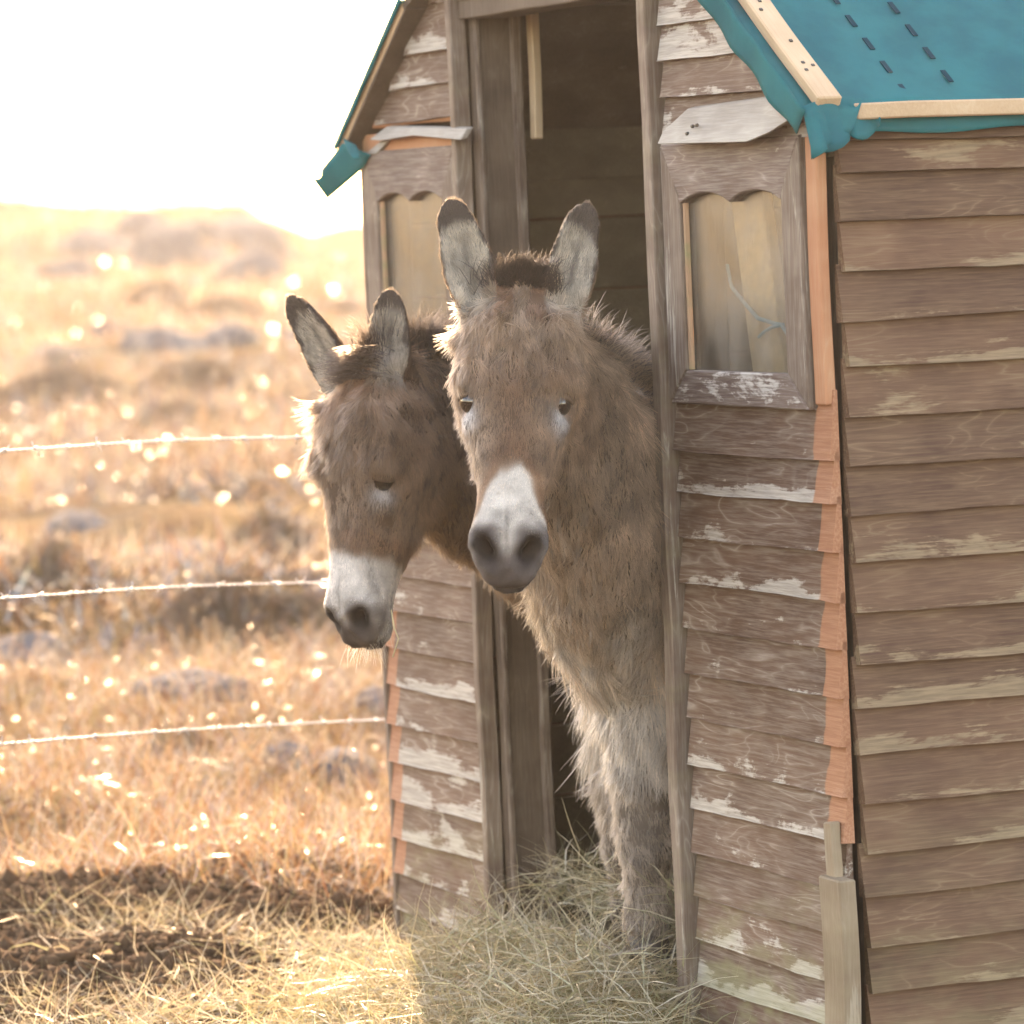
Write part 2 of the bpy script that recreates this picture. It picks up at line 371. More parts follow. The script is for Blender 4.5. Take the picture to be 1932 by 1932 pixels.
# right panel, above the window
zu = zrow([[(1262, 190), (1480, 165)], [(1265, 120), (1420, 95)], [(1268, 44), (1380, 36)]]); zu += [zu[-1] + .085, zu[-1] + .17, zu[-1] + .255]
for k, zb in enumerate(zu):
    zt = zu[k + 1] if k + 1 < len(zu) else zb + .085
    xr = -.03
    while slope_z(xr) < zb + .02 and xr > -.6: xr -= .01
    board(XD1 + .055, xr, zb, zt, peel=(.56, .68, .66, .5, .5, .5)[k], bright=.5, cut=True)
board(XD1 + .055, -.03, 1.640, zu[0], peel=.5, bright=.45)
for q in range(7): board(XD1 + .055, -.055, 1.150 + .072 * q, 1.222 + .072 * q, peel=.4, bright=.35, yout=-.012) if q == 6 else None
# left panel, below its window
zl = zrow([[(767, 1090), (898, 1101)], [(762, 1151), (927, 1179)], [(762, 1221), (930, 1256)], [(762, 1293), (932, 1330)], [(767, 1366), (934, 1407)], [(771, 1438), (941, 1483)],
           [(758, 1504), (943, 1559)], [(758, 1574), (946, 1635)], [(756, 1646), (950, 1705)], [(758, 1712), (954, 1777)]])
up = [zl[0] + .085 * q for q in range(6, 0, -1)]; zl = [z for z in up if z < 1.21] + zl; zl += [zl[-1] - .085]
for k, zb in enumerate(zl):
    zt = zl[k - 1] if k else zb + .085; low = len(zl) - k
    board(-W + .012, XD0 - .012, zb, zt, bare=-1 if low > 2 else 0, peel={1: .62, 2: .6, 3: .64, 4: .66, 5: .68, 6: .58, 7: .55}.get(low, .5), algae=max(0, .75 - .15 * low), bright=random.uniform(.45, .6))
zu2 = zrow([[(716, 238), (878, 219)], [(742, 173), (876, 155)], [(777, 108), (872, 91)], [(819, 9), (868, 6)]]); zu2 += [zu2[-1] + .09, zu2[-1] + .18]
for k, zb in enumerate(zu2):
    zt = zu2[k + 1] if k + 1 < len(zu2) else zb + .09
    xl = -W + .0
    while slope_z(xl) < zb + .02 and xl < -1.7: xl += .01
    if xl < XD0 - .05: board(xl, XD0 - .012, zb, zt, peel=.5, bright=.48, cut=True)
# right side wall
sy = [(1576, 270), (1578, 330), (1580, 422), (1582, 517), (1591, 607), (1597, 694), (1597, 789), (1602, 883), (1605, 976), (1606, 1063), (1608, 1159), (1609, 1257), (1611, 1339), (1613, 1426), (1614, 1518),
      (1615, 1610), (1616, 1692), (1617, 1787), (1618, 1877)]
zs = [sidew(*p)[1] for p in sy]; zs += [zs[-1] - .09, zs[-1] - .18]
for k, zb in enumerate(zs):
    zt = zs[k - 1] if k else zb + .06
    board(.012 + random.uniform(-.004, .006), DEPTH, zb, zt, 'side_board', 'y', 0.002, yout=-.027, peel=random.uniform(.36, .55), algae=max(0, .03 * (k - 13)), bright=random.uniform(.36, .56), name='side_board')
# far (left) side wall boards: only their stepped ends show past the corner
for k in range(21):
    zb = ZB + .088 * k; o = board(0, DEPTH, zb, zb + .088, 'side_board', 'y', 0, name='side_board', bright=.5)
    o.rotation_euler = (0, 0, math.pi); o.location = (-W - .004 - random.uniform(0, .004), DEPTH / 2, zb)
# back wall
for k in range(24):
    zb = ZB + .09 * k; o = board(-W, 0, zb, zb + .09, 'side_board', 'x', name='back_board'); o.rotation_euler = (0, 0, math.pi); o.location = (-W / 2, DEPTH + .004, zb)
def bar(name, x, y, z, sx, sy, sz, mat, peel=.5, algae=0., bright=.5, rot=(0, 0, 0), parent=None, bev=.003, jit=.0012, seg=14):
    o = link(name, box_mesh(name, sx, sy, sz, bev, True, seg, jit), mat, parent or shed); o.location = (x, y, z); o.rotation_euler = rot; return tint(o, peel, algae, bright)
# bare corner strips: seen right of the front boards and at the left corner
bar('corner_strip', -.022, -.010, 1.40, .046, .022, .50, 'bare_orange', .42, .0, .55)
bar('corner_strip', -W + .020, -.008, 1.42, .03, .02, .52, 'bare_orange', .42, .0, .5)
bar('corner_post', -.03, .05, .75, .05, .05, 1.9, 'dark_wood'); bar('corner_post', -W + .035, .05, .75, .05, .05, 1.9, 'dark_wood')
bar('corner_edge_strip', -W + .002, -.006, .72, .016, .03, 1.86, 'post', .5)
# stake nailed over the foot of the near corner
x0, z0 = wall(1598, 1600, -.03); bar('repair_stake', .008, -.040, -.03, .085, .035, .62, 'stake', .6, .12, .55, (0, .01, 0), jit=.003)
bar('repair_stake', -.006, -.032, .28, .035, .02, .2, 'stake', .6, .2, .6, (0, -.12, 0), jit=.003)
# doorway trim, jambs and lintel
ZT = 1.945
bar('door_trim', XD1 + .022, -.018, .86, .040, .046, 2.36, 'post', .60, .15, .6, jit=.0018)
bar('door_trim', XD0 - .004, -.018, .86, .026, .040, 2.36, 'post', .60, .1, .6, jit=.0018)
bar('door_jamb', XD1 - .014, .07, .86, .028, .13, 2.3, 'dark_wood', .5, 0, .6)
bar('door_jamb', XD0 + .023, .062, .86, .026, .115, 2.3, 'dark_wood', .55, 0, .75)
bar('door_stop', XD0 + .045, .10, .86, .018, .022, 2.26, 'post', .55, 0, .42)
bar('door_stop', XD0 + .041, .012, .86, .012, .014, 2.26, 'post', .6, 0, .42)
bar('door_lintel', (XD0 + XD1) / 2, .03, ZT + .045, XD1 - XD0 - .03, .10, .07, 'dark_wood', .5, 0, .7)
bar('door_lintel', (XD0 + XD1) / 2, -.014, ZT + .075, XD1 - XD0 - .03, .03, .05, 'post', .55, 0, .5)
hx, hz = wall(1216, 132, .02); bar('hinge_plate', XD1 - .034, .02, hz, .006, .062, .135, 'rust', bev=.001, seg=1)
for q in range(4):
    o = link('screw', box_mesh('screw', .006, .004, .006, .001), 'nail', shed); o.location = (XD1 - .037, .018 + .012 * (-1) ** q, hz - .05 + .034 * q)
px_, pz_ = wall(972, 120, .14); bar('pale_batten', XD0 + .062, .135, 1.84, .03, .02, .3, 'brace', .5, 0, .55, (0, .02, 0))
# windows
def window(xa, xb, za, zb, peel, tilt=0.0, y=-.030):
    """mitred frame with a scalloped head rail, a pane and an inner bead; za..zb bottom..top"""
    wn = link('window', None, None, shed); wn.location = ((xa + xb) / 2, y, (za + zb) / 2); wn.rotation_euler = (0, tilt, 0)
    hw, hh = (xb - xa) / 2, (zb - za) / 2; st, rt, rb = .082, .095, .066
    def frame(name, poly, mat, peel, bright=.5, th=.034):
        V = [(p[0], 0, p[1]) for p in poly] + [(p[0], th, p[1]) for p in poly]; n = len(poly)
        Fc = [tuple(range(n)), tuple(range(2 * n - 1, n - 1, -1))] + [(k, k + n, (k + 1) % n + n, (k + 1) % n) for k in range(n)]
        bm = bmesh.new(); me = pydata(name, V, Fc); bm.from_mesh(me)
        bmesh.ops.recalc_face_normals(bm, faces=bm.faces)
        bmesh.ops.bevel(bm, geom=[e for e in bm.edges if e.calc_face_angle(0) > .9], offset=.0028, segments=1, affect='EDGES')
        bm.to_mesh(me); bm.free(); o = link(name, me, mat, wn); return tint(o, peel, 0, bright)
    e = .0012
    frame('stile', [(-hw, -hh + e), (-hw, hh - e), (-hw + st - e, hh - rt), (-hw + st - e, -hh + rb)], 'post', peel + .03)
    frame('stile', [(hw, -hh + e), (hw - st + e, -hh + rb), (hw - st + e, hh - rt), (hw, hh - e)], 'post', peel + .07)
    frame('rail', [(-hw + e, -hh - .001), (-hw + st, -hh + rb - e), (hw - st, -hh + rb - e), (hw - e, -hh - .001)], 'rail', peel + .16)
    lo = []
    wd = hw - st
    for k in range(33):                                    # scalloped lower edge: two arches with a small pip between
        t = -1 + k / 16; u = abs(t)
        lo.append((t * wd, hh - rt - .022 + .020 * math.sin(math.pi * min(1, (u - .04) / .92 if u > .04 else 0)) ** .6))
    frame('rail', [(-hw + e, hh + .001), (hw - e, hh + .001)] + lo[::-1], 'rail', .46, .55)
    p = link('pane', box_mesh('pane', 2 * wd + .03, .004, 2 * hh - rt - rb + .03, 0), 'glass', wn); p.location = (0, .022, (rb - rt) / 2)
    b = link('bead', box_mesh('bead', .008, .010, 2 * hh - rt - rb, .001), 'bare_orange', wn); b.location = (-wd + .003, .012, (rb - rt) / 2)
    return wn
window(-.655, -.052, 1.142, 1.648, .56, .002)
window(-W + .035, XD0 - .022, 1.17, 1.685, .5, .004)
# boards that shed the rain over the windows
def canopy(poly, y0, y1, dz, mat='weathered', name='drip_board', th=.018):
    """plank given by its outline on the wall, leaning out at its lower edge"""
    zmx = max(p[1] for p in poly); zmn = min(p[1] for p in poly); V = []
    for p in poly:
        t = (zmx - p[1]) / (zmx - zmn); V.append((p[0], y0 + (y1 - y0) * t, p[1]))
    V += [(v[0], v[1] + th, v[2] + .004) for v in V]; n = len(poly)
    cx = sum(v[0] for v in V) / len(V); cz = sum(v[2] for v in V) / len(V); V = [(v[0] - cx, v[1], v[2] - cz) for v in V]
    Fc = [tuple(range(n)), tuple(range(2 * n - 1, n - 1, -1))] + [(k, k + n, (k + 1) % n + n, (k + 1) % n) for k in range(n)]
    bm = bmesh.new(); me = pydata(name, V, Fc); bm.from_mesh(me); bmesh.ops.recalc_face_normals(bm, faces=bm.faces)
    bmesh.ops.bevel(bm, geom=[e for e in bm.edges if e.calc_face_angle(0) > .8], offset=.002, segments=1, affect='EDGES')
    bm.to_mesh(me); bm.free(); o = link(name, me, mat, shed); o.location = (cx, 0, cz); return tint(o, .5, .05, .5)
cp = [wall(*p, -.055) for p in [(1253, 272), (1253, 248), (1282, 206), (1420, 186), (1505, 175), (1508, 212), (1462, 250), (1425, 268), (1340, 270)]]
cn = canopy(cp, -.035, -.075, 0)
for (a, b) in [(1310, 238), (1318, 236), (1300, 252), (1496, 232), (1514, 218)]:
    nx, nz = wall(a, b if a < 1490 else b - 14, -.06)
    o = link('nail_head', box_mesh('nail_head', .010, .006, .007, .002), 'nail', cn); o.location = (nx - cn.location.x, -.064 + .0, nz - cn.location.z)
canopy([wall(*p, -.045) for p in [(697, 264), (716, 240), (880, 243), (880, 264), (850, 262), (780, 256), (720, 266)]], -.030, -.06, 0)
canopy([wall(*p, -.03) for p in [(690, 292), (712, 268), (730, 266), (712, 291)]], -.026, -.034, 0)
bar('header_strip', -2.0, -.008, 1.70, .6, .022, .055, 'bare_orange', .45, 0, .6); bar('header_strip', -2.0, -.004, 1.755, .6, .016, .03, 'bare_orange', .45, 0, .6)
# inner lining, floor, brace and twine inside
for k in range(11):
    if k == 10:
        for xx in (-W + .03, -.035): bar('eave_filler', xx, DEPTH / 2, 1.665, .05, DEPTH - .02, .12, 'inner', seg=2)  # added fillers that close the eave gap against sun leaks
    bar('lining_board', -W / 2, DEPTH - .03, ZB + .1 + .19 * k, W - .06, .012, .185, 'inner', .4, 0, random.uniform(.4, .6), seg=3)
    bar('lining_board', -W + .03, DEPTH / 2, ZB + .1 + .17 * k, .012, DEPTH - .08, .165, 'inner', .4, 0, random.uniform(.4, .6), seg=3)
    bar('lining_board', -.062, DEPTH / 2 + .03, ZB + .1 + .17 * k, .012, DEPTH - .12, .165, 'inner', .4, 0, random.uniform(.4, .6), seg=3)
for k in range(14):
    bar('floor_board', -W / 2, .09 + .16 * k, -.06 + .0005 * k, W - .08, .157, .03, 'inner', .4, 0, .5, seg=2)
b0, b1 = wall(1398, 335, .06), wall(1447, 690, .06)
ln = math.dist(b0, b1) + .3; bar('brace', (b0[0] + b1[0]) / 2, .075, (b0[1] + b1[1]) / 2, .135, .025, ln, 'brace', .4, 0, .62, (0, math.atan2(b0[0] - b1[0], b0[1] - b1[1]), 0))
bar('brace', -1.35, .55, .42, .09, .03, 1.1, 'brace', .4, 0, .3, (0, .75, .3))
tw = [(*wall(x, y, .055), ) for x, y in [(1372, 500), (1385, 540), (1405, 572), (1435, 600), (1460, 610), (1480, 612), (1492, 640), (1500, 690)]]
link('twine', tube_mesh('twine', [(a, .055 - .006 * (i % 2), b) for i, (a, b) in enumerate(tw)], .004, 6), 'rope', shed)
link('twine', tube_mesh('twine', [(*[wall(x, y, .05)[0]], .05, wall(x, y, .05)[1]) for x, y in [(1478, 612), (1455, 618), (1440, 628), (1432, 636)]], .0035, 6), 'rope', shed)

# roof: two steep lower slopes and a shallower top, sheeted in teal cloth held by battens
EA = .052; kn = (-.42, slope_z(-.42)); ridge = (-W / 2, kn[1] + .26)
def roof_panel(name, p, q, y0, y1, th, off, mat, sub=(1, 1), wav=0.0, seed=0):
    """slab between profile points p (eave) and q, from y0 to y1, lifted off along its normal"""
    P, Q = np.array(p), np.array(q); d = nrm(Q - P); n = np.array([-d[1], d[0]])
    if n[1] < 0: n = -n
    nu, nv = sub; V = []; Fc = []
    for lay in (0, 1):
        for a in range(nu + 1):
            for b in range(nv + 1):
                t = a / nu; y = y0 + (y1 - y0) * b / nv
                wv = wav * (math.sin(t * 17 + y * 3 + seed) * .5 + math.sin(y * 11 + t * 5 + seed) * .4 + math.sin(y * 23 - t * 9) * .25 + 1.2 * math.exp(-t * 9) * math.sin(y * 31 + 3 * math.sin(y * 9)))
                r = P + (Q - P) * t + n * (off + lay * th + wv)
                V.append((r[0], y, r[1]))
    m = (nu + 1) * (nv + 1); ix = lambda l, a, b: l * m + a * (nv + 1) + b
    for a in range(nu):
        for b in range(nv):
            Fc.append((ix(0, a, b), ix(0, a, b + 1), ix(0, a + 1, b + 1), ix(0, a + 1, b))); Fc.append((ix(1, a, b), ix(1, a + 1, b), ix(1, a + 1, b + 1), ix(1, a, b + 1)))
    for a in range(nu):
        for b in (0, nv): Fc.append((ix(0, a, b), ix(0, a + 1, b), ix(1, a + 1, b), ix(1, a, b)))
    for b in range(nv):
        for a in (0, nu): Fc.append((ix(0, a, b), ix(0, a, b + 1), ix(1, a, b + 1), ix(1, a, b)))
    me = pydata(name, V, Fc, wav > 0); bm = bmesh.new(); bm.from_mesh(me); bmesh.ops.recalc_face_normals(bm, faces=bm.faces); bm.to_mesh(me); bm.free()
    return link(name, me, mat, shed)
mir = lambda p: (-W - p[0], p[1])
for side_, oh, ea in ((0, -.070, EA), (1, -.062, .03)):
    f_ = (lambda p: p) if side_ == 0 else mir
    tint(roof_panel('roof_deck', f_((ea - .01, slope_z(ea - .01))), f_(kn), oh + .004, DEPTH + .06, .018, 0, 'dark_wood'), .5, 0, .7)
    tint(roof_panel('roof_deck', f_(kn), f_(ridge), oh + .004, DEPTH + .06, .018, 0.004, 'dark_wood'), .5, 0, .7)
    roof_panel('roof_sheet', f_((ea, slope_z(ea))), f_(kn), oh - .006, DEPTH + .07, .003, .026, 'teal', (14, 110), .0035, seed=side_)
    roof_panel('roof_sheet', f_(kn), f_(ridge), oh - .006, DEPTH + .07, .003, .028, 'teal', (6, 40), .0035, seed=side_ + 2)
SN = nrm(np.array([.7, 1.0]))                       # outward normal of the near slope in (x, z)
def slope_bar(name, xa, xb, y, wy, th, off, mat, parent=None, mirror=False):
    """batten lying along the slope from local x = xa up to xb"""
    ln = abs(xb - xa) * math.hypot(1, .7); xm = (xa + xb) / 2
    o = link(name, box_mesh(name, ln, wy, th, .003 if th > .01 else 0, True, 12 if th > .01 else 1, .0008 if th > .01 else 0), mat, parent or shed)
    px, pz = xm + SN[0] * (off + th / 2), slope_z(xm) + SN[1] * (off + th / 2)
    o.location = (px, y, pz) if not mirror else (-W - px, y, pz); an = math.atan(.7)
    o.rotation_euler = (0, an if not mirror else -an, 0); return tint(o, .45, 0, .55)
bt = slope_bar('batten', .048, -.415, -.027, .050, .024, .033, 'new_pine')
for q, (t, dy) in enumerate([(.19, -.008), (.175, .012), (.165, -.004), (.09, .004), (-.02, -.01), (-.05, .0), (-.12, .0), (-.17, .008)]):
    o = link('nail_head', box_mesh('nail_head', .007, .007, .004, .001), 'nail', bt); o.location = (t, dy, .0125)
slope_bar('batten', .035, -.415, -.046, .026, .022, .008, 'new_pine', mirror=True).location.z -= .004
# front hem of the sheet hanging just below the deck edge
def strip(name, pts_a, pts_b, mat, th=.003, parent=None):
    """thin cloth ribbon between two polylines, given real thickness"""
    A, B = np.array(pts_a, float), np.array(pts_b, float); n = len(A); V = []; Fc = []
    sub = 5
    rows = [A + (B - A) * k / sub for k in range(sub + 1)]
    nn = nrm(np.cross(np.gradient(rows[0], axis=0), B - A)); 
    for lay in (0, 1):
        for k, r in enumerate(rows):
            for v, m_ in zip(r, nn): V.append(v + m_ * th * lay)
    m = n * (sub + 1); ix = lambda l, k, i: l * m + k * n + i
    for l in (0, 1):
        for k in range(sub):
            for i in range(n - 1): Fc.append((ix(l, k, i), ix(l, k, i + 1), ix(l, k + 1, i + 1), ix(l, k + 1, i)))
    for k in range(sub):
        for i in (0, n - 1): Fc.append((ix(0, k, i), ix(0, k + 1, i), ix(1, k + 1, i), ix(1, k, i)))
    for i in range(n - 1):
        for k in (0, sub): Fc.append((ix(0, k, i), ix(0, k, i + 1), ix(1, k, i + 1), ix(1, k, i)))
    me = pydata(name, V, Fc, True); bm = bmesh.new(); bm.from_mesh(me); bmesh.ops.recalc_face_normals(bm, faces=bm.faces); bm.to_mesh(me); bm.free()
    return link(name, me, mat, parent or shed)
xs = np.linspace(.06, -.42, 26)
strip('sheet_hem', [(x + .02, -.079 - .002 * math.sin(x * 60), slope_z(x) + .034) for x in xs], [(x - .016, -.080 + .004 * math.sin(x * 45), slope_z(x) - .010 + .003 * math.sin(x * 38)) for x in xs], 'teal')
xs = np.linspace(.035, -.42, 20)
strip('sheet_hem', [(-W - x - .012, -.068, slope_z(x) + .032) for x in xs], [(-W - x - .002, -.069 + .002 * math.sin(x * 50), slope_z(x) + .020) for x in xs], 'teal')
# crumpled corner of the sheet turned under the batten at the near eave
def L3(x, y, z): return (x, y, z)
us = np.linspace(0, 1, 22)
fa = [L3(.060 + .012 * math.sin(u * 5), -.075 + .17 * u, slope_z(.06) + .040 + .010 * math.sin(u * 8) - .0 * u) for u in us]
fb = [L3(.115 - .045 * u + .012 * math.sin(u * 21), -.085 + .17 * u + .012 * math.sin(u * 17), slope_z(.06) - .048 * (1 - u) ** 1.5 - .006 + .010 * math.sin(u * 15)) for u in us]
strip('sheet_fold', fa, fb, 'teal', .004)
fa = [L3(.075 + .006 * math.sin(u * 9), -.070 + .11 * u, slope_z(.06) + .020 + .026 * u + .006 * math.sin(u * 13)) for u in us]
fb = [L3(.110 - .02 * u, -.086 + .10 * u, slope_z(.06) - .055 + .055 * u + .004 * math.sin(u * 19)) for u in us]
strip('sheet_fold', fa, fb, 'teal', .004)
# eave timber along the near side with the sheet tucked behind it
zt_ = np.mean([sidew(1620, 200, .065)[1], sidew(1655, 219, .065)[1]])
bar('eave_timber', .062, DEPTH / 2 + .03, zt_, .022, DEPTH, .030, 'new_pine', .45, 0, .5, seg=20)
us = np.linspace(0, 1, 60)
strip('sheet_hem', [(.046, -.02 + (DEPTH + .05) * u, zt_ + .01) for u in us], [(.050 + .004 * math.sin(u * 60), -.02 + (DEPTH + .05) * u, zt_ - .040 + .004 * math.sin(u * 47)) for u in us], 'teal')
# dark dashes printed along the sheet
for yy, ph in ((.155, .0), (.265, .035), (.56, .01), (.9, .05), (1.3, 0), (1.7, .03)):
    x = .02 - ph
    while x > -.4:
        o = slope_bar('seam_dash', x, x - .032, yy, .010, .002, .0310, 'dash', bpy.data.objects.get('roof_sheet')); x -= .066
# torn flap of sheet hanging off the far eave
def wp(x, y, yl): a, b = wall(x, y, yl); return (a, yl, b)
fa = [wp(647, 270, -.062), wp(632, 290, -.066), wp(615, 310, -.074), wp(592, 337, -.080)]; fb = [wp(700, 292, -.03), wp(686, 317, -.035), wp(655, 344, -.04), wp(619, 374, -.045)]
def dens(p, n): 
    p = np.array(p); t = np.linspace(0, len(p) - 1, n); k = np.minimum(t.astype(int), len(p) - 2); return p[k] + (p[k + 1] - p[k]) * (t - k)[:, None]
fa, fb = dens(fa, 14), dens(fb, 14); fa[-3:-1] += (fb[-3:-1] - fa[-3:-1]) * .15
strip('sheet_flap', fa, fb, 'teal', .003)
fa = [wp(647, 262, -.066), wp(655, 285, -.085), wp(668, 302, -.09)]; fb = [wp(672, 275, -.06), wp(680, 290, -.07), wp(678, 300, -.08)]
strip('sheet_flap', dens(fa, 8), dens(fb, 8), 'teal', .003)

# ------------------------------------------------------------------ donkeys
def loft(rings, n=28):
    """closed tube through rings; each ring is an (n, 3) array"""
    V = np.concatenate(rings); m = len(rings[0]); Fc = []
    for i in range(len(rings) - 1):
        for k in range(m): Fc.append((i * m + k, i * m + (k + 1) % m, (i + 1) * m + (k + 1) % m, (i + 1) * m + k))
    Fc.append(tuple(range(m))[::-1]); Fc.append(tuple(range((len(rings) - 1) * m, len(rings) * m)))
    return V, Fc
def spline(P, n):
    """Catmull-Rom resampling of rows"""
    P = np.asarray(P, float); Q = np.concatenate([[2 * P[0] - P[1]], P, [2 * P[-1] - P[-2]]]); out = []
    for t in np.linspace(0, len(P) - 1 - 1e-6, n):
        i = int(t); u = t - i; p0, p1, p2, p3 = Q[i:i + 4]
        out.append(.5 * (2 * p1 + (p2 - p0) * u + (2 * p0 - 5 * p1 + 4 * p2 - p3) * u * u + (3 * p1 - p0 - 3 * p2 + p3) * u ** 3))
    return np.array(out)
def tube_rings(rows, ref, n=26, m=24):
    """rows: centre xyz, half size along ref-ish direction, half size across"""
    R = spline(rows, n); rings = []
    T = nrm(np.gradient(R[:, :3], axis=0)); th = np.linspace(0, 2 * math.pi, m, endpoint=False)
    for c, t in zip(R, T):
        v = nrm(np.cross(t, ref)); u = np.cross(v, t)
        rings.append(c[:3] + np.outer(np.cos(th), u) * c[3] + np.outer(np.sin(th), v) * c[4])
    return rings
HEAD = np.array([  # t, dorsal, ventral, half width
    (-.05, .000, -.10, .050), (-.02, .040, -.15, .068), (.03, .066, -.185, .088), (.09, .086, -.215, .113), (.15, .092, -.232, .121), (.21, .085, -.230, .119),
    (.27, .074, -.198, .104), (.33, .061, -.172, .084), (.39, .053, -.146, .073), (.45, .047, -.122, .067), (.50, .043, -.110, .071), (.54, .034, -.105, .074),
    (.572, .014, -.104, .060), (.596, -.014, -.096, .041), (.608, -.036, -.078, .028)])
def head_rings(o, et, ed, el, k, n=46, m=40):
    H = spline(HEAD, n); th = np.linspace(0, 2 * math.pi, m, endpoint=False); rings = []
    for t, top, bot, wd in H:
        dm = top - .36 * (top - bot); c, s_ = np.cos(th), np.sin(th)
        x = wd * np.sign(c) * np.abs(c) ** .80; jaw = 1 - .42 * np.clip(-s_, 0, 1) ** 1.6
        d = np.where(s_ > 0, dm + (top - dm) * np.abs(s_) ** .85, dm - (dm - bot) * np.abs(s_) ** .95)
        rings.append(o + k * (np.outer(np.full(m, t), et) + np.outer(x * jaw, el) + np.outer(d, ed)))
    return rings
EARP = np.array([(0, .50), (.12, .70), (.28, .92), (.42, 1.0), (.58, .96), (.72, .82), (.84, .70), (.92, .53), (.97, .34), (1.0, .12)])
def ear_frame(base, tip, face):
    d = np.array(tip) - np.array(base); L = np.linalg.norm(d); d = d / L; f = np.array(face, float); f = nrm(f - d * (f @ d)); s_ = np.cross(d, f)
    return np.array(base), d, f, s_, L
def ear_rings(base, tip, face, hw, depth, curl=0.0):
    b, d, f, s_, L = ear_frame(base, tip, face); rings = []
    for v in np.linspace(0, 1, 26):
        p = np.interp(v, EARP[:, 0], EARP[:, 1]) * hw; dp = depth * (.35 + .65 * (1 - v)) * min(1, p / hw * 1.1); thk = .0075 * (1.6 - v * .7) * max(.5, min(1, p / (.5 * hw)))
        c = b + d * L * v - f * (.010 * math.sin(v * math.pi)) + s_ * curl * math.sin(v * math.pi)
        us = np.linspace(-1, 1, 15); out = [c + s_ * p * u + f * (dp * u * u - dp - thk) for u in us]; inn = [c + s_ * p * .97 * u + f * (dp * u * u - dp + thk) for u in us[::-1]]
        rings.append(np.array(out + inn))
    return rings

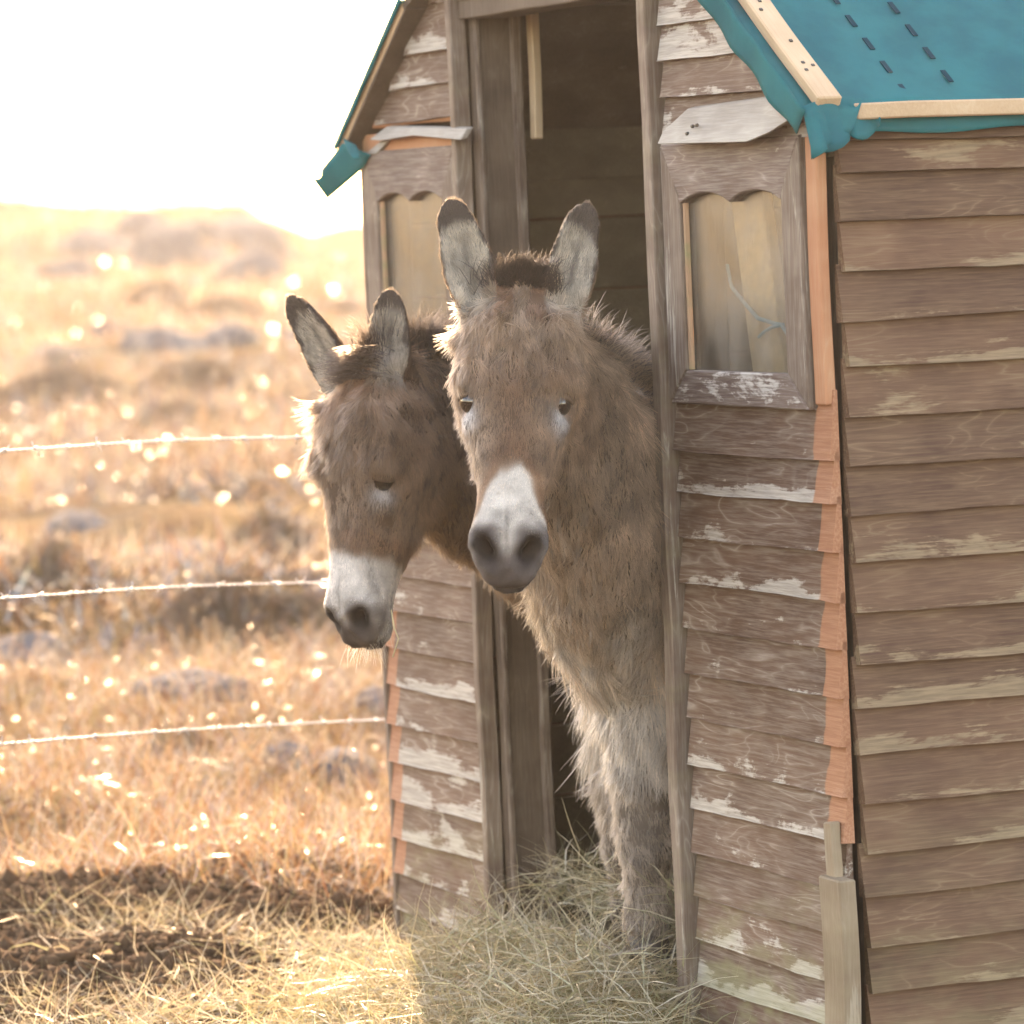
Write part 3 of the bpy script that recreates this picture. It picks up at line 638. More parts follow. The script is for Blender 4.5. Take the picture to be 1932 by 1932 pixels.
def make_donkey(name, label, spec):
    root = empty(name, label, 'donkey', spec['foot'], 'donkeys in the shed doorway')
    o, et, ed, el = spec['o'], spec['et'], spec['ed'], spec['el']
    Vs, Fs, off = [], [], 0
    def put(rings):
        nonlocal off
        V, Fc = loft(rings); Vs.append(V); Fs.extend([tuple(i + off for i in f) for f in Fc]); off += len(V)
    k_ = spec['k']; put(head_rings(o, et, ed, el, k_))
    for e in spec['ears']: put(ear_rings(*e))
    for rows, ref in spec['tubes']: put(tube_rings(rows, ref))
    me = pydata('body', np.concatenate(Vs), Fs)
    bm = bmesh.new(); bm.from_mesh(me); bmesh.ops.recalc_face_normals(bm, faces=bm.faces); bm.to_mesh(me); bm.free()
    tmp = bpy.data.objects.new('tmp', me); C.objects.link(tmp)
    md = tmp.modifiers.new('r', 'REMESH'); md.mode = 'VOXEL'; md.voxel_size = .0062
    sd = tmp.modifiers.new('s', 'SMOOTH'); sd.iterations = 5; sd.factor = .5
    dg = bpy.context.evaluated_depsgraph_get(); dg.update(); body = bpy.data.meshes.new_from_object(tmp.evaluated_get(dg)); bpy.data.objects.remove(tmp)
    body.name = 'body'; N = len(body.vertices)
    V = np.empty(N * 3, np.float32); body.vertices.foreach_get('co', V); V = V.reshape(-1, 3).astype(float)
    nn = np.empty(N * 3, np.float32); body.vertices.foreach_get('normal', nn); Nn = nn.reshape(-1, 3).astype(float)
    hc = lambda P: ((P - o) @ el / k_, (P - o) @ et / k_, (P - o) @ ed / k_)
    l, t, d = hc(V); al = np.abs(l)
    g = lambda L, T, D, sg: np.exp(-((al - L) ** 2 + (t - T) ** 2 + (d - D) ** 2) / (2 * sg * sg))
    disp = .017 * g(.100, .205, .048, .024) - .020 * g(.104, .252, .024, .017) + .006 * g(.092, .292, .012, .018) \
        + .007 * g(.062, .535, .012, .018) - .036 * g(.041, .566, .008, .0110) - .026 * g(.050, .548, .018, .0095) + .006 * g(.03, .592, -.028, .016) \
        - .006 * g(.055, .43, -.02, .03) + .006 * g(.02, .572, -.085, .02)
    disp += .0016 * snoise(V, 150, 3) * sm(.5, .54, t) * (t < .66) * (al < .1) * (d > -.12)
    disp -= .009 * np.exp(-((d + .064 + .12 * (.59 - t)) / .005) ** 2) * sm(.49, .53, t) * sm(.66, .62, t) * (np.abs(l) < .1)   # mouth line
    V = V + Nn * disp[:, None]; body.vertices.foreach_set('co', V.astype(np.float32).ravel()); body.update()
    body.vertices.foreach_get('normal', nn); Nn = nn.reshape(-1, 3).astype(float)
    # ---- regions
    neckness = np.zeros(N)
    inhead = sm(-.06, .0, t) * sm(.175, .15, al) * sm(.125, .105, d) * np.maximum(sm(.03, .13, t) * sm(-.27, -.24, d), sm(-.13, -.06, d)) * (t < .66)
    n1, n2, n3 = snoise(V, 22, 0), snoise(V, 60, 1), snoise(V, 140, 2)
    pal = spec['pal']; colr = np.array([pal['body']] * N) * (1 + .12 * n1 + .08 * n2)[:, None]
    lng = np.full(N, spec['body_len']) * (1 + .18 * n1)
    flow = np.array([spec['flow'](p) for p in V]) if callable(spec['flow']) else np.tile(np.array(spec['flow'], float), (N, 1))
    flow = flow + .18 * np.stack([snoise(V, 16, 3), snoise(V, 16, 4), snoise(V, 16, 5)], 1)
    dens = np.full(N, spec['body_dens'])
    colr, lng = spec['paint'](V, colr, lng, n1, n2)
    def mixc(wt, c):
        nonlocal colr; c = np.array(c); colr = colr * (1 - wt[:, None]) + c * wt[:, None]
    def mixl(wt, v):
        nonlocal lng; lng = lng * (1 - wt) + v * wt
    H = inhead
    flow = flow * (1 - H[:, None]) + H[:, None] * (et * .95 + ed * .05 + el * (np.sign(l) * np.clip(al * 3.0, 0, .4))[:, None])
    mixc(H, pal['head']); colr *= (1 + .10 * n1 + .10 * n2)[:, None]; mixl(H, .020)
    fore = H * np.exp(-((t - .07) / .075) ** 2) * sm(-.05, .03, d); mixc(fore * .75, pal['fore']); mixl(fore, .048)
    brow = H * np.exp(-((t - .195) / .03) ** 2) * sm(.0, .04, d); mixl(brow, .040)
    mid = H * np.exp(-(l / .042) ** 2) * sm(.15, .24, t) * sm(.42, .37, t) * sm(0, .04, d); mixc(mid * .8, pal['mid'])
    cheek = H * sm(-.02, -.10, d) * sm(.05, .12, t); mixl(cheek, .034); mixc(cheek * .4, pal['cheek'])
    eyer = H * np.exp(-(((al - .088) / .022) ** 2 + ((t - .282) / .022) ** 2 + ((d - .025) / .03) ** 2)); mixc(np.clip(eyer * 1.3, 0, 1) * spec['eyepale'], (.55, .52, .50)); mixl(eyer, .007)
    wob = .010 * n2 + .008 * n1
    ws, we = spec['white']
    white = H * sm(ws - .012, ws + .022, t + wob - spec['wcurve'] * np.maximum(al - .02, 0) + .10 * np.minimum(d - .03, 0)); mixc(white * .95, pal['white']); mixl(sm(ws - .06, ws + .04, t) * H, .0075)
    rustr = H * np.exp(-((t + wob - spec['wcurve'] * np.maximum(al - .02, 0) - ws + .03) / .022) ** 2); mixc(rustr * .55, pal['rust'])
    nose = H * sm(we - .022, we + .026, t + .6 * wob + .10 * np.maximum(.02 - al, 0) - .25 * np.maximum(d - .035, 0)); nose = nose * (1 - spec['lipwhite'] * sm(-.040, -.062, d) * sm(.03, .05, al)) * (1 - .85 * np.exp(-(l / (.020 - .10 * np.clip(t - .5, 0, .1))) ** 2) * sm(.585, .54, t)); mixc(nose, pal['nose']); mixl(nose, .0035)
    rim = H * np.exp(-(((al - .068) / .010) ** 2 + ((t - .552) / .026) ** 2)); mixc(np.clip(rim, 0, 1) * .55, (.36, .33, .31))
    lip = H * np.exp(-(((al - .050) / .012) ** 2 + ((t - .580) / .014) ** 2 + ((d + .055) / .025) ** 2)); mixc(np.clip(lip, 0, 1) * .6, (.42, .38, .34))
    chin = H * sm(-.066, -.078, d) * sm(.50, .54, t) * sm(.595, .58, t); mixc(chin * .45, (.45, .42, .38)); mixl(chin, .012)
    seam = H * np.exp(-((l - .002 * n1) / .0032) ** 2) * sm(.44, .50, t) * sm(.60, .57, t) * sm(.0, .03, d + .03); mixc(seam * .45, (.12, .10, .09)); mott = H * sm(.42, .47, t); colr *= (1 + .16 * mott * n3 + .10 * mott * n2)[:, None]
    nos = 1.8 * H * (g(.041, .566, .008, .0140) + g(.050, .548, .018, .0120)); mixc(np.clip(nos * 1.2, 0, 1), (.008, .006, .005)); dens_mul = 1 - np.clip(nos * 1.5, 0, 1)
    dens = dens * (1 - H) + H * spec['head_dens'] * (1 + .9 * sm(.36, .46, t)); dens *= dens_mul
    # ---- ears
    for e in spec['ears']:
        b, dd, f, s_, L = ear_frame(*e[:3]); q = V - b; v = q @ dd / L; hwv = np.interp(v, EARP[:, 0], EARP[:, 1]) * e[3]
        u = ((q @ s_) - e[5] * np.sin(np.clip(v, 0, 1) * math.pi) if len(e) > 5 else q @ s_) / np.maximum(hwv, .004); fd = q @ f
        ine = sm(.10, .22, v) * (v < 1.06) * (np.abs(q @ s_) < e[3] * 1.35) * (np.abs(fd) < .055)
        dpv = e[4] * (.35 + .65 * (1 - v)) * np.minimum(1, hwv / e[3] * 1.1); inner = (fd > dpv * np.clip(u, -1, 1) ** 2 - dpv - .010 * np.sin(np.clip(v, 0, 1) * math.pi)) & (np.abs(u) < .93)
        fl = dd * .9 + f * .25; flow = flow * (1 - ine[:, None]) + ine[:, None] * fl
        mixl(ine, .011); mixc(ine, pal['earback'])
        mixc(ine * inner, pal['earin'])
        med = -np.sign((b - o) @ el) * (q @ s_) * np.sign(s_ @ el); mixc(sm(.5, .25, v) * sm(-.02, .05, v) * sm(.008, .03, med) * (np.abs(q @ s_) < e[3] * 1.4) * (np.abs(fd) < .06) * .7, pal['rust'])
        sl = ine * inner * np.exp(-((u - .12 - .12 * np.sin(v * 9)) / .13) ** 2) * sm(.25, .4, v) * sm(.8, .6, v); mixc(sl * .75, (.10, .08, .065))
        mixl(ine * inner, .020 - .006 * np.clip(v, 0, 1))
        darkr = ine * np.clip(sm(.70, .88, np.abs(u) + .1 * n2) * sm(.2, .5, v) + sm(.77, .87, v + .03 * n2 + .10 * np.abs(u)), 0, 1); mixc(darkr * .93, pal['earrim']); mixl(darkr, .010)
        dens = dens * (1 - ine) + ine * spec['head_dens'] * 1.15
        tuft = sm(.32, .16, v) * sm(.06, .14, v) * (np.abs(q @ s_) < e[3] * .75) * (fd > -.02) * (np.abs(fd) < .06); mixc(tuft * .55 * (fd > -.005), pal['earin']); mixl(tuft, .03)
    # ---- base mesh colours, shade under longer fur put in as darker skin
    at_ = body.attributes.new('Color', 'FLOAT_COLOR', 'POINT')
    at_.data.foreach_set('color', np.concatenate([np.clip(colr * (.45 + .45 * sm(.014, .007, lng))[:, None], 0, 1), np.ones((N, 1))], 1).astype(np.float32).ravel())
    body.polygons.foreach_set('use_smooth', [True] * len(body.polygons)); body.materials.clear()
    bo = link('body', body, 'skin', root); bo.location = -Vector(spec['foot'])
    # ---- fur
    body.calc_loop_triangles(); nt_ = len(body.loop_triangles); T = np.empty(nt_ * 3, np.int32); body.loop_triangles.foreach_get('vertices', T); T = T.reshape(-1, 3)
    ar = .5 * np.linalg.norm(np.cross(V[T[:, 1]] - V[T[:, 0]], V[T[:, 2]] - V[T[:, 0]]), axis=1)
    wgt = ar * dens[T].mean(1); nh = int(wgt.sum()); pick = rng.choice(nt_, nh, p=wgt / wgt.sum())
    r1, r2 = rng.random(nh), rng.random(nh); sq = np.sqrt(r1); bc = np.stack([1 - sq, sq * (1 - r2), sq * r2], 1)
    ip = lambda A: (A[T[pick]] * (bc[:, :, None] if A.ndim == 2 else bc)).sum(1)
    P, Nr, Fl, Ln, Cl = ip(V), nrm(ip(Nn)), ip(flow), ip(lng), ip(colr)
    tan = nrm(Fl - Nr * (Fl * Nr).sum(1)[:, None])
    cl = np.stack([snoise(P, 85, 0), snoise(P, 85, 1), snoise(P, 85, 2)], 1); cl2 = np.stack([snoise(P, 230, 3), snoise(P, 230, 4), snoise(P, 230, 5)], 1)
    longy = sm(.008, .03, Ln)[:, None]
    lift = (.30 + .22 * snoise(P, 40, 3))[:, None]
    d0 = nrm(tan + Nr * (lift + .10) + (cl * .24 + cl2 * .20) * longy + rng.normal(0, .14, (nh, 3)))
    d1 = nrm(tan + Nr * (lift * .25 - .06) + (cl * .42 + cl2 * .36) * longy + rng.normal(0, .20, (nh, 3)) + np.array([0, 0, -.35]) * longy)
    Ln = Ln * rng.uniform(.55, 1.25, nh) * np.clip(1 + .25 * snoise(P, 85, 2), .5, 1.5); K = 5; pts = np.empty((nh, K, 3)); pts[:, 0] = P - Nr * .001
    for k in range(1, K):
        u = (k - .5) / (K - 1); dr = nrm(d0 * (1 - u) + d1 * u); pts[:, k] = pts[:, k - 1] + dr * (Ln / (K - 1))[:, None]
    rad_ = (.00026 + .00038 * longy[:, 0]) * rng.uniform(.7, 1.2, nh); rad_ = rad_[:, None] * np.array([1, 1, .85, .6, .12])
    Cl = Cl * np.clip(1 + .20 * snoise(P, 85, 0) + .20 * snoise(P, 230, 4) + rng.normal(0, .14, nh), .35, 1.9)[:, None]; Ln_ = None
    # mane, forelock, whiskers
    for (PA, DA, LA, CA, RA) in spec['extra'](V, Nn, hc):
        m_ = len(PA); q = np.empty((m_, K, 3)); q[:, 0] = PA
        for k in range(1, K): q[:, k] = q[:, k - 1] + nrm(DA + np.array([0, 0, -.16 * k]) * (LA[:, None] > .02) + rng.normal(0, .05, (m_, 3))) * (LA / (K - 1))[:, None]
        pts = np.concatenate([pts, q]); Cl = np.concatenate([Cl, CA]); rad_ = np.concatenate([rad_, np.outer(RA, [1, 1, .85, .6, .15])])
    nh = len(pts); hc_ = bpy.data.hair_curves.new('fur'); hc_.add_curves([K] * nh)
    hc_.position_data.foreach_set('vector', (pts).astype(np.float32).ravel())
    ra = hc_.attributes.get('radius') or hc_.attributes.new('radius', 'FLOAT', 'POINT'); ra.data.foreach_set('value', rad_.astype(np.float32).ravel())
    ca = hc_.attributes.new('Color', 'FLOAT_COLOR', 'CURVE'); ca.data.foreach_set('color', np.concatenate([np.clip(Cl, .004, 1), np.ones((nh, 1))], 1).astype(np.float32).ravel())
    fo = link('fur', hc_, 'fur', root, kind='stuff'); fo.location = -Vector(spec['foot'])
    # ---- eyes, lids, hooves
    for sg in (-1, 1):
        c = o + k_ * (el * sg * .0820 + et * .2500 + ed * .0240); outw = nrm(el * sg * .80 + ed * .55 + et * .1)
        bm = bmesh.new(); bmesh.ops.create_uvsphere(bm, u_segments=24, v_segments=16, radius=.0262 * k_); em = bpy.data.meshes.new('eye'); bm.to_mesh(em); bm.free()
        em.polygons.foreach_set('use_smooth', [True] * len(em.polygons)); eo = link('eye', em, 'eye', root); eo.location = Vector(c) - Vector(spec['foot'])
        # upper lid: a thick cap over the top of the eyeball
        up_ = nrm(-et * .85 + outw * .38); s1 = nrm(np.cross(up_, outw)); s2 = np.cross(s1, up_); LV, LF = [], []
        for rr in (.0296 * k_, .0268 * k_):
            for a in range(7):
                for b in range(20):
                    ph = a / 6 * spec.get('lid', 1.15); an = 2 * math.pi * b / 20
                    LV.append(rr * (up_ * math.cos(ph) + math.sin(ph) * (s1 * math.cos(an) + s2 * math.sin(an))))
        for lay in (0, 1):
            for a in range(6):
                for b in range(20): LF.append((lay * 140 + a * 20 + b, lay * 140 + a * 20 + (b + 1) % 20, lay * 140 + (a + 1) * 20 + (b + 1) % 20, lay * 140 + (a + 1) * 20 + b))
        for b in range(20): LF.append((120 + b, 120 + (b + 1) % 20, 260 + (b + 1) % 20, 260 + b))
        lm = pydata('eyelid', LV, LF, True); la = lm.attributes.new('Color', 'FLOAT_COLOR', 'POINT')
        la.data.foreach_set('color', np.tile([*(np.array(pal['head']) * .45), 1], (280, 1)).astype(np.float32).ravel())
        lo_ = link('eyelid', lm, 'skin', eo)
    for hp in spec['hooves']:
        rg = []
        for z, r in ((.0, .052), (.012, .053), (.045, .045), (.062, .040)): rg.append(np.array([(math.cos(a) * r * .9, math.sin(a) * r, z) for a in np.linspace(0, 6.283, 18, endpoint=False)]))
        hv, hf = loft(rg); ho = link('hoof', pydata('hoof', hv, hf, True), 'hoof', root); ho.location = Vector(hp) - Vector(spec['foot'])
    return root

def frame_from(et, ed0):
    et = nrm(np.array(et, float)); ed = np.array(ed0, float); ed = nrm(ed - et * (ed @ et)); return et, ed, np.cross(ed, et)
Z3 = np.array([0, 0, 1.0])
def mane(path, updir, n, ln, col, spread, rad=.0009):
    path = np.array(path); t = rng.random(n) * (len(path) - 1); k = np.minimum(t.astype(int), len(path) - 2); P = path[k] + (path[k + 1] - path[k]) * (t - k)[:, None] + rng.normal(0, spread, (n, 3))
    D = nrm(np.array(updir) + .35 * np.stack([snoise(P, 40, 0), snoise(P, 40, 1), snoise(P, 40, 2)], 1) + rng.normal(0, .14, (n, 3)))
    return P, D, ln * rng.uniform(.5, 1.2, n), np.array(col) * rng.uniform(.6, 1.6, (n, 1)), np.full(n, rad)
def whiskers(o, et, ed, el, n=90):
    l = rng.uniform(-.06, .06, n); t = rng.uniform(.535, .60, n); d = rng.uniform(-.088, -.03, n)
    P = o + .95 * (np.outer(l * .8, el) + np.outer(t, et) + np.outer(d, ed)); D = nrm(np.outer(l * 14, el) + et * .9 + ed * (rng.uniform(-.7, .4, n))[:, None])
    P = P - D * .012
    return P, D, rng.uniform(.02, .055, n), np.tile([.4, .36, .3], (n, 1)), np.full(n, .00035)

def legs(top, knee, fet, foot, r=(.105, .078, .058, .044, .048)):
    top, knee, fet, foot = map(np.array, (top, knee, fet, foot)); m = (top + knee) / 2
    k2 = knee + (fet - knee) * .12
    return [(*top, r[0] * 1.2, r[0]), (*m, r[1] * 1.15, r[1]), (*knee, r[2] * 1.05, r[2]), (*((knee + fet) / 2), r[3] * 1.05, r[3]), (*fet, r[4], r[4] * .95), (*foot, r[4] * 1.15, r[4] * 1.15)]

# ---- donkey facing the camera
oA = at(986, 556, 8.40)
etA, edA, elA = frame_from(at(957, 1060, 8.12) - oA, (-.055, -1, .3))
inw = np.array([EY[0], EY[1], 0]); inw = inw / np.linalg.norm(inw)
def tr(xl, yl, z): p = loc2w(xl, yl, 0); return np.array([p[0], p[1], z])
fz = .0
xA = -1.0
nkA = [(*(oA + etA * .05 - edA * .09), .085, .075), (*at(1030, 735, 8.55), .150, .098), (*at(1085, 850, 8.66), .185, .12), (*at(1130, 960, 8.78), .22, .15), (*at(1185, 1060, 8.90), .25, .185), (*tr(xA, .16, .70), .265, .205), (*tr(xA, .50, .70), .27, .225), (*tr(xA, .85, .72), .26, .22), (*tr(xA, 1.08, .74), .20, .17), (*tr(xA, 1.17, .75), .09, .08)]
fA1 = np.array([*at(1222, 1780, 8.90)[:2], .0]); fA2 = np.array([*at(1196, 1770, 9.17)[:2], .0])
legA = [(legs(at(1240, 1270, 8.93), at(1222, 1590, 8.90), at(1222, 1722, 8.90), fA1 + Z3 * .05), inw), (legs(at(1215, 1280, 9.17), at(1190, 1580, 9.16), at(1194, 1715, 9.17), fA2 + Z3 * .05), inw)]
for sx in (-.13, .13):
    b = tr(xA + sx, .98, 0); legA.append((legs(b + Z3 * .58, b + Z3 * .30 + inw * .07, b + Z3 * .10 + inw * .04, b + Z3 * .05 + inw * .02), inw))
fcA = np.array([-.06, -1, .08])
earsA = [(oA + elA * -.066 + etA * .092 + edA * .048, at(846, 372, 8.42), np.array([-.10, -1, .10]), .051, .034, .0), (oA + elA * .074 + etA * .092 + edA * .048, at(1108, 380, 8.42), np.array([-.02, -1, .10]), .049, .034, .0)]
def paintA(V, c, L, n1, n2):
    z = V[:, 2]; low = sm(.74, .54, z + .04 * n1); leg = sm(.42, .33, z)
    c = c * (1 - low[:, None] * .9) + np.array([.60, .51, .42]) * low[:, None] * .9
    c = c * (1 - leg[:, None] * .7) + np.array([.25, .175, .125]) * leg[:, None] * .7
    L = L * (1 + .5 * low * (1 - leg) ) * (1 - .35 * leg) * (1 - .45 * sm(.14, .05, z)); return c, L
def extraA(V, Nn, hc):
    out = [mane([oA + edA * .01 + etA * .0, oA + edA * -.04 - etA * .02, at(1060, 640, 8.6), at(1120, 660, 8.68), at(1200, 720, 8.8), at(1290, 790, 8.92)], (.15, -.1, 1), 2600, .065, (.05, .038, .032), .011)]
    P = oA + np.outer(rng.normal(0, .030, 1500), elA) + np.outer(rng.uniform(-.025, .03, 1500), etA) + edA * .045
    D = nrm(np.array([.05, -.25, 1.0]) + np.outer(rng.normal(0, .35, 1500), elA)); out.append((P, D, rng.uniform(.025, .055, 1500), np.tile([.05, .036, .028], (1500, 1)) * rng.uniform(.6, 1.6, (1500, 1)), np.full(1500, .0008)))
    # light neck fluff standing off the crest
    out.append(mane([at(1110, 640, 8.62), at(1170, 690, 8.72), at(1240, 740, 8.82)], (.5, -.2, 1), 900, .05, (.22, .16, .115), .02, .0006))
    out.append(whiskers(oA, etA, edA, elA)); return out
palA = dict(body=(.37, .25, .165), head=(.35, .22, .138), fore=(.49, .35, .24), mid=(.20, .095, .045), cheek=(.24, .165, .115), white=(.68, .61, .53), rust=(.26, .125, .065), nose=(.085, .068, .062),
            earback=(.21, .105, .055), earin=(.56, .47, .36), earrim=(.035, .022, .016))
dA = -.45 * Z3
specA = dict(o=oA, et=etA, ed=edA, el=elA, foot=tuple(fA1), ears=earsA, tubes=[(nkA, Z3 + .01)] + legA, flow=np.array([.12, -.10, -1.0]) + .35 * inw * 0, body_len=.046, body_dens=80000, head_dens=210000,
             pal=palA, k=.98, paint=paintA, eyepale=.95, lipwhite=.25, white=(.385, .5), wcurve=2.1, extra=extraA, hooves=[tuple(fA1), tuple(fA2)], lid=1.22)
specA['white'] = (.385, .508)
make_donkey('donkey', 'grey brown woolly donkey facing front with white muzzle, chest filling the doorway', specA)

# ---- donkey with lowered head turned aside
oB = at(708, 706, 8.92)
etB, edB, elB = frame_from(at(660, 1180, 8.80) - oB, (-.70, -.69, .12))
xB = -1.45
nkB = [(*(oB + etB * .05 - edB * .09), .085, .075), (*at(808, 800, 9.05), .175, .09), (*at(888, 880, 9.2), .19, .105), (*at(980, 930, 9.33), .19, .125), (*tr(xB, .10, .82), .22, .16), (*tr(xB, .32, .72), .255, .195), (*tr(xB, .65, .70), .265, .215), (*tr(xB, 1.05, .72), .255, .21), (*tr(xB, 1.30, .74), .20, .17), (*tr(xB, 1.40, .75), .09, .08)]
fB = [tr(xB + sx, .36, .0) for sx in (-.11, .11)]
legB = [(legs(b + Z3 * .55, b + Z3 * .27, b + Z3 * .11, b + Z3 * .05), inw) for b in fB]
for sx in (-.13, .13):
    b = tr(xB + sx, 1.2, 0); legB.append((legs(b + Z3 * .58, b + Z3 * .30 + inw * .07, b + Z3 * .10 + inw * .04, b + Z3 * .05 + inw * .02), inw))
earsB = [(oB + elB * -.045 + etB * .075 + edB * .015, at(541, 558, 9.05), np.array([-.70, -.70, -.05]), .053, .034, .0), (oB + elB * .062 + etB * .050 + edB * .02, at(735, 543, 8.93), np.array([-.10, -1, .08]), .046, .034, .0)]
def paintB(V, c, L, n1, n2): return c, L
def extraB(V, Nn, hc):
    out = [mane([oB + edB * .03 - etB * .02, oB - edB * .03 - etB * .04, at(800, 655, 9.02), at(850, 655, 9.12), at(930, 700, 9.26), at(1010, 760, 9.4)], (.05, -.1, 1), 3000, .075, (.045, .032, .026), .012)]
    P = oB + np.outer(rng.normal(0, .026, 1000), elB) + np.outer(rng.uniform(-.04, .03, 1000), etB) + edB * .04
    D = nrm(np.array([-.6, -.2, .35]) + np.outer(rng.normal(0, .4, 1000), elB)); out.append((P, D, rng.uniform(.03, .07, 1000), np.tile([.08, .055, .04], (1000, 1)) * rng.uniform(.6, 1.8, (1000, 1)), np.full(1000, .0007)))
    out.append(whiskers(oB, etB, edB, elB, 130)); return out
palB = dict(body=(.18, .11, .068), head=(.29, .172, .103), fore=(.36, .23, .15), mid=(.16, .085, .048), cheek=(.17, .108, .07), white=(.68, .61, .54), rust=(.27, .125, .062), nose=(.095, .070, .058),
            earback=(.14, .075, .042), earin=(.50, .41, .31), earrim=(.04, .024, .016))
specB = dict(o=oB, et=etB, ed=edB, el=elB, foot=tuple(fB[0]), ears=earsB, tubes=[(nkB, Z3 + .01)] + legB, flow=np.array([.25, 0, -1.0]), body_len=.034, body_dens=50000, head_dens=200000,
             pal=palB, k=.915, paint=paintB, eyepale=.75, lipwhite=.8, white=(.395, .520), wcurve=.35, extra=extraB, hooves=[tuple(b) for b in fB], lid=1.45)
make_donkey('donkey', 'brown donkey lowering its head beside the shed wall, ears apart, white muzzle turned aside', specB)

# ------------------------------------------------------------------ blades: hay, straw, dry grass
def blades(name, P, D, L, Wd, col, K=4, bend=.5, kink=0.0, mat='straw', sag=0.0, **props):
    """flat tapering blades with K joints each, one mesh"""
    n = len(P); D = nrm(D); side = nrm(np.cross(D, rng.normal(size=(n, 3)))); pts = np.empty((n, K, 3)); pts[:, 0] = P
    cur = D.copy(); bd = rng.normal(size=(n, 3)) * bend
    for k in range(1, K):
        cur = nrm(cur + bd / (K - 1) + rng.normal(size=(n, 3)) * kink + np.array([0, 0, -sag])); pts[:, k] = pts[:, k - 1] + cur * (L / (K - 1))[:, None]
    tp = np.array([1.0, 1.0, .85, .6, .4, .3])[:K]; tp = tp * np.linspace(1, .55, K)
    Vv = np.stack([pts + side[:, None] * (Wd[:, None] * tp)[:, :, None] * .5, pts - side[:, None] * (Wd[:, None] * tp)[:, :, None] * .5], 2).reshape(n, K * 2, 3)
    T = []
    for k in range(K - 1): T += [(2 * k, 2 * k + 1, 2 * k + 3), (2 * k, 2 * k + 3, 2 * k + 2)]
    T = (np.array(T)[None] + (np.arange(n) * 2 * K)[:, None, None]).reshape(-1, 3)
    me = trimesh(name, Vv.reshape(-1, 3), T, np.repeat(np.clip(col, .004, .9), 2 * K, 0))
    o = link(name, me, mat, kind='stuff')
    for k, v in props.items(): o[k] = v
    return o
def pal_pick(n, cols, wts, var=.2):
    c = np.array(cols)[rng.choice(len(cols), n, p=np.array(wts) / sum(wts))]; return c * rng.uniform(1 - var, 1 + var, (n, 1))
STRAW = [(.42, .35, .22), (.34, .275, .16), (.52, .46, .33), (.29, .28, .15), (.23, .16, .09)]
# hay heaped before and inside the doorway
def hay_h(lx, ly):
    """height of the heap over the ground level, in shed coordinates (ly < 0 is outside)"""
    out = .20 * np.exp(-((lx + 1.06) / .53) ** 4 - ((ly + .12) / .36) ** 2) + .035 * np.exp(-((lx + 1.8) / .4) ** 2 - ((ly + .2) / .25) ** 2) + .06 * np.exp(-((lx + .5) / .4) ** 2 - ((ly + .3) / .3) ** 2)
    return out
n = 26000; lx = rng.uniform(-2.5, -.15, n * 2); ly = rng.uniform(-.95, .62, n * 2)
inside = (ly > -.03) & ((lx < XD0 + .06) | (lx > XD1 - .06)); hh = hay_h(lx, ly); keep = (rng.random(n * 2) < (.015 + hh / .18)) & ~inside & ~((ly > 0) & (rng.random(n * 2) < .35)); lx, ly, hh = lx[keep], ly[keep], hh[keep]; n = len(lx)
base = ORG[None] + np.outer(lx, EX) + np.outer(ly, EY); gz = ground_z(base[:, 0], base[:, 1]); gz = np.where(ly > 0, -.03, gz)
P = np.stack([base[:, 0], base[:, 1], np.maximum(gz, -.2) + hh * rng.uniform(.35, 1.08, n) + .012], 1)
D = rng.normal(size=(n, 3)); D[:, 2] = np.abs(D[:, 2]) * .45; far_ = ly[:, None] < -.5
blades('hay', P, D, rng.uniform(.05, .20, n), rng.uniform(.0016, .0038, n), pal_pick(n, STRAW, [4, 3, 3, 4, 1]), 5, .9, .16, sag=.12, label='loose pale hay heaped in the shed doorway', category='hay')
# body under the hay so that no soil shows between the stems
gx, gy = np.meshgrid(np.linspace(-2.4, -.2, 60), np.linspace(-.8, .5, 40)); b_ = ORG + gx[..., None] * EX + gy[..., None] * EY; hz_ = np.where(gy > 0, np.minimum(.05, hay_h(gx, gy)) - .10, ground_z(b_[..., 0], b_[..., 1]) + hay_h(gx, gy) * .80 - .012)
ok_ = (gy <= .0) | ((gx > XD0 + .05) & (gx < XD1 - .04)); hz_ = np.where(ok_, hz_, -.3)
BV = np.stack([b_[..., 0], b_[..., 1], hz_ + .012 * rng.normal(size=hz_.shape)], -1).reshape(-1, 3); ii, jj = np.meshgrid(np.arange(39), np.arange(59), indexing='ij'); q = (ii * 60 + jj).ravel()
okq = (ok_[:-1, :-1] & ok_[1:, 1:]).ravel(); q = q[okq]
hb = trimesh('hay_bed', BV, np.concatenate([np.stack([q, q + 1, q + 61], 1), np.stack([q, q + 61, q + 60], 1)]))
M['hay_bed'] = plain('trodden_hay', (.27, .20, .09), .9, .15, 0, .5, 60, .8)
link('hay_bed', hb, 'hay_bed', kind='stuff', label='trodden layer of hay under the loose stems by the doorway', category='hay')
